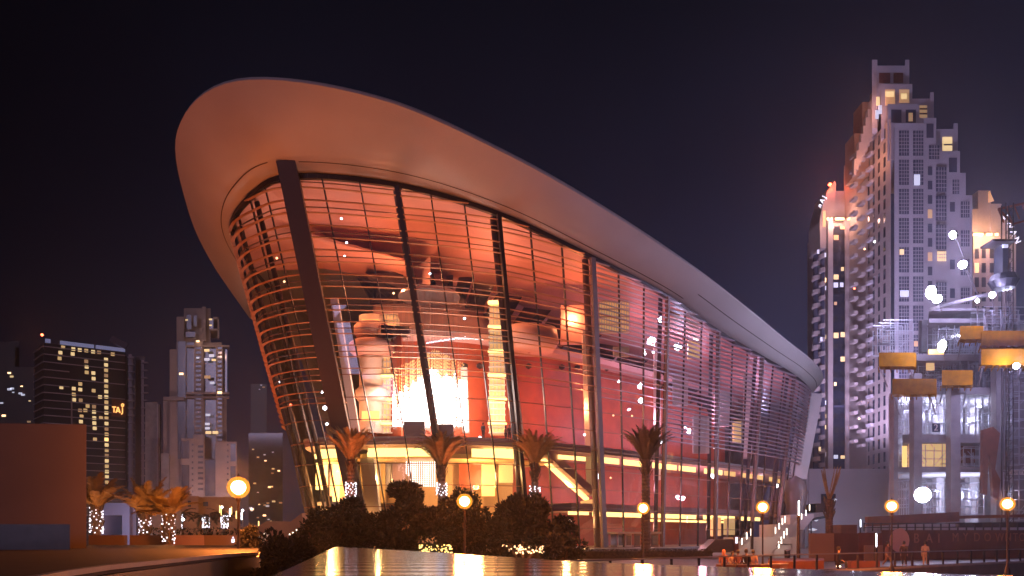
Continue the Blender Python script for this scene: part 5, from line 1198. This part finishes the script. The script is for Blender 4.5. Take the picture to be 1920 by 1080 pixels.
def person(loc, rz, pose, top, bottom, label, sc_=1.0, hair='hair', scarf=None):
    o = empty('person', loc, label, 'person'); o.rotation_euler = (0, 0, rz); o.scale = (sc_,)*3
    if pose == 'sit': hip = .50; kn = [(.10, -.42, .50), (-.10, -.42, .50)]; ft = [(.11, -.44, .08), (-.11, -.46, .08)]; lean = -.06
    elif pose == 'walk': hip = .93; kn = [(.09, -.20, .52), (-.09, .04, .50)]; ft = [(.10, -.28, .08), (-.10, .34, .12)]; lean = -.04
    else: hip = .94; kn = [(.10, -.02, .50), (-.11, .0, .50)]; ft = [(.11, .0, .07), (-.13, .02, .07)]; lean = 0
    sh = hip+.50; nk = hip+.58; L = lambda f: lean*f
    H = (0, L(1.2), nk+.17); root = (0, 0, hip, .13, .8)
    handy = -.30 if pose == 'sit' else (.12 if pose == 'walk' else -.06)
    hz = hip+.06 if pose == 'sit' else hip-.14
    legs = [[root, (kx*.9, 0, hip-.03, .10), (kx, ky, kz, .065), (fx, fy, fz, .045), (fx, fy-.14, fz-.04, .035)] for (kx, ky, kz), (fx, fy, fz) in zip(kn, ft)]
    arms = [[(0, L(.9), sh, .11, .7), (s_*.19, L(.9), sh-.02, .06), (s_*.25, L(.5)+.03, sh-.28, .045), (s_*.22, handy*s_*(1 if pose == 'walk' else s_), hz, .032), (s_*.215, handy*s_*(1 if pose == 'walk' else s_)-.06, hz-.08, .026)] for s_ in (-1, 1)]
    spine = [root, (0, L(.5), hip+.25, .12, .75), (0, L(.9), sh, .11, .7), (0, L(1), nk, .05), (H[0], H[1], H[2]-.07, .075), (H[0], H[1]-.005, H[2]+.03, .095), (H[0], H[1], H[2]+.10, .07)]
    skinned('body', M['skin'], [spine]+legs+arms, o, 2)
    skinned('shirt', mat('shirt', top, .8), [[(0, L(.1), hip-.02, .155, .85), (0, L(.5), hip+.25, .145, .8), (0, L(.9), sh-.01, .135, .72), (0, L(.95), sh+.05, .06)]]+[[(0, L(.9), sh-.01, .135, .72), a[1][:3]+(.08,), a[2][:3]+(.062,), tuple(Vector(a[2][:3]).lerp(Vector(a[3][:3]), .7))+(.046,)] for a in arms], o, 2)
    skinned('trousers', mat('trousers', bottom, .85), [[(0, 0, hip, .15, .85), l[1][:3]+(.115,), l[2][:3]+(.082,), tuple(Vector(l[2][:3]).lerp(Vector(l[3][:3]), .9))+(.06,)] for l in legs], o, 2)
    hm_ = mat('scarf', scarf, .8) if scarf else M['hair']
    MB().lathe((loc[0], loc[1]+.0, loc[2]), [(0, 0)], 3)
    hb = MB(); hb.lathe((0, H[1]+.025, H[2]+.02), [(.085, -.09 if not scarf else -.2), (.108, -.02), (.105, .06), (.07, .125), (0, .145)], 14); me = hb.build('hair' if not scarf else 'headscarf', hm_, None, True); me.parent = o
    return o
def gpos(u, d, z_=0): c = P(u, 0, d); return (c.x, d, z_)
person(gpos(1357, 49.6, -.02), math.pi*.95, 'sit', (.62, .22, .10), (.30, .12, .07), 'seated person in an orange wrap and headscarf, leftmost on the curved bench', 1.0, scarf=(.65, .28, .14))
person(gpos(1372, 49.5, -.02), .5, 'sit', (.60, .42, .28), (.1, .06, .05), 'seated person in a pale top, second from the left on the curved bench', .92)
person(gpos(1384, 49.4, -.02), math.pi, 'sit', (.25, .09, .06), (.08, .05, .05), 'seated person in a brown top, between the pale top and the dark pair', .98)
person(gpos(1399, 49.4, -.02), math.pi*.9, 'sit', (.03, .02, .02), (.03, .02, .02), 'seated person all in black near the middle of the curved bench', 1.02)
person(gpos(1412, 49.5, -.02), 2.6, 'sit', (.55, .34, .22), (.2, .12, .09), 'seated person in a patterned pale top, right end of the curved bench', .98)
person(gpos(1571, 50.5, .03), 1.2, 'sit', (.03, .03, .04), (.02, .02, .03), 'person in black sitting by the pruned palm behind the railing', 1.1)
person(gpos(1664, 58), .6, 'walk', (.16, .08, .07), (.22, .12, .09), 'walking person in brown behind the railing, left of the standing one')
person(gpos(1735, 58), 3.0, 'stand', (.38, .27, .24), (.42, .30, .26), 'standing person in pale clothes in front of the hoarding letters')
person(gpos(1695, 58.5), 2.6, 'stand', (.05, .03, .03), (.05, .03, .03), 'standing person in dark clothes between the walker and the pale one', 1.0)
person((P(905, 0, 90).x, 91.8, ZS+.55), 2.5, 'stand', (.02, .015, .02), (.02, .015, .02), 'dark figure looking out on the upper floor of the opera, left of the lift', 1.0)
person((P(955, 0, 92).x, 93.6, ZS+.55), .3, 'stand', (.05, .03, .03), (.05, .03, .03), 'figure at the rail of the upper floor, right beside the lift', 1.0)
person((P(948, 0, 93).x, 94.6, ZS+.55), 1.0, 'stand', (.4, .25, .2), (.05, .03, .03), 'figure in a lighter top behind the one at the rail of the upper floor', 1.0)

# ------------------------------------------------------------------ night haze over the whole place
hz = MB().box(-712, 712, -112, 912, -4.2, 190).build('haze', None); hz['kind'] = 'stuff'
hm2 = bpy.data.materials.new('haze'); hm2.use_nodes = True; n = hm2.node_tree.nodes; n.clear()
o_ = n.new('ShaderNodeOutputMaterial'); pv_ = n.new('ShaderNodeVolumePrincipled'); pv_.inputs['Color'].default_value = (.85, .85, .95, 1); pv_.inputs['Density'].default_value = .00042; pv_.inputs['Anisotropy'].default_value = .82
hm2.node_tree.links.new(pv_.outputs[0], o_.inputs['Volume']); hz.data.materials.clear(); hz.data.materials.append(hm2)

bh = empty('street_lamp', (-5.5, -5, 0), 'globe street lamp just behind the viewer whose light reaches the granite ledge', 'street lamp', 'globe street lamps on the promenade')
MB().tube([(-5.5, -5, -1), (-5.5, -5, 4.6)], .06, 8).build('post', M['dsteel'], bh); MB().lathe((-5.5, -5, 4.9), [(0, -.28), (.2, -.2), (.28, 0), (.2, .2), (0, .28)], 14).build('globe', M['e_sodium'], bh); lamp('lamp_light', (-5.5, -5, 4.9), (1, .30, .07), 800, .45, parent=bh)
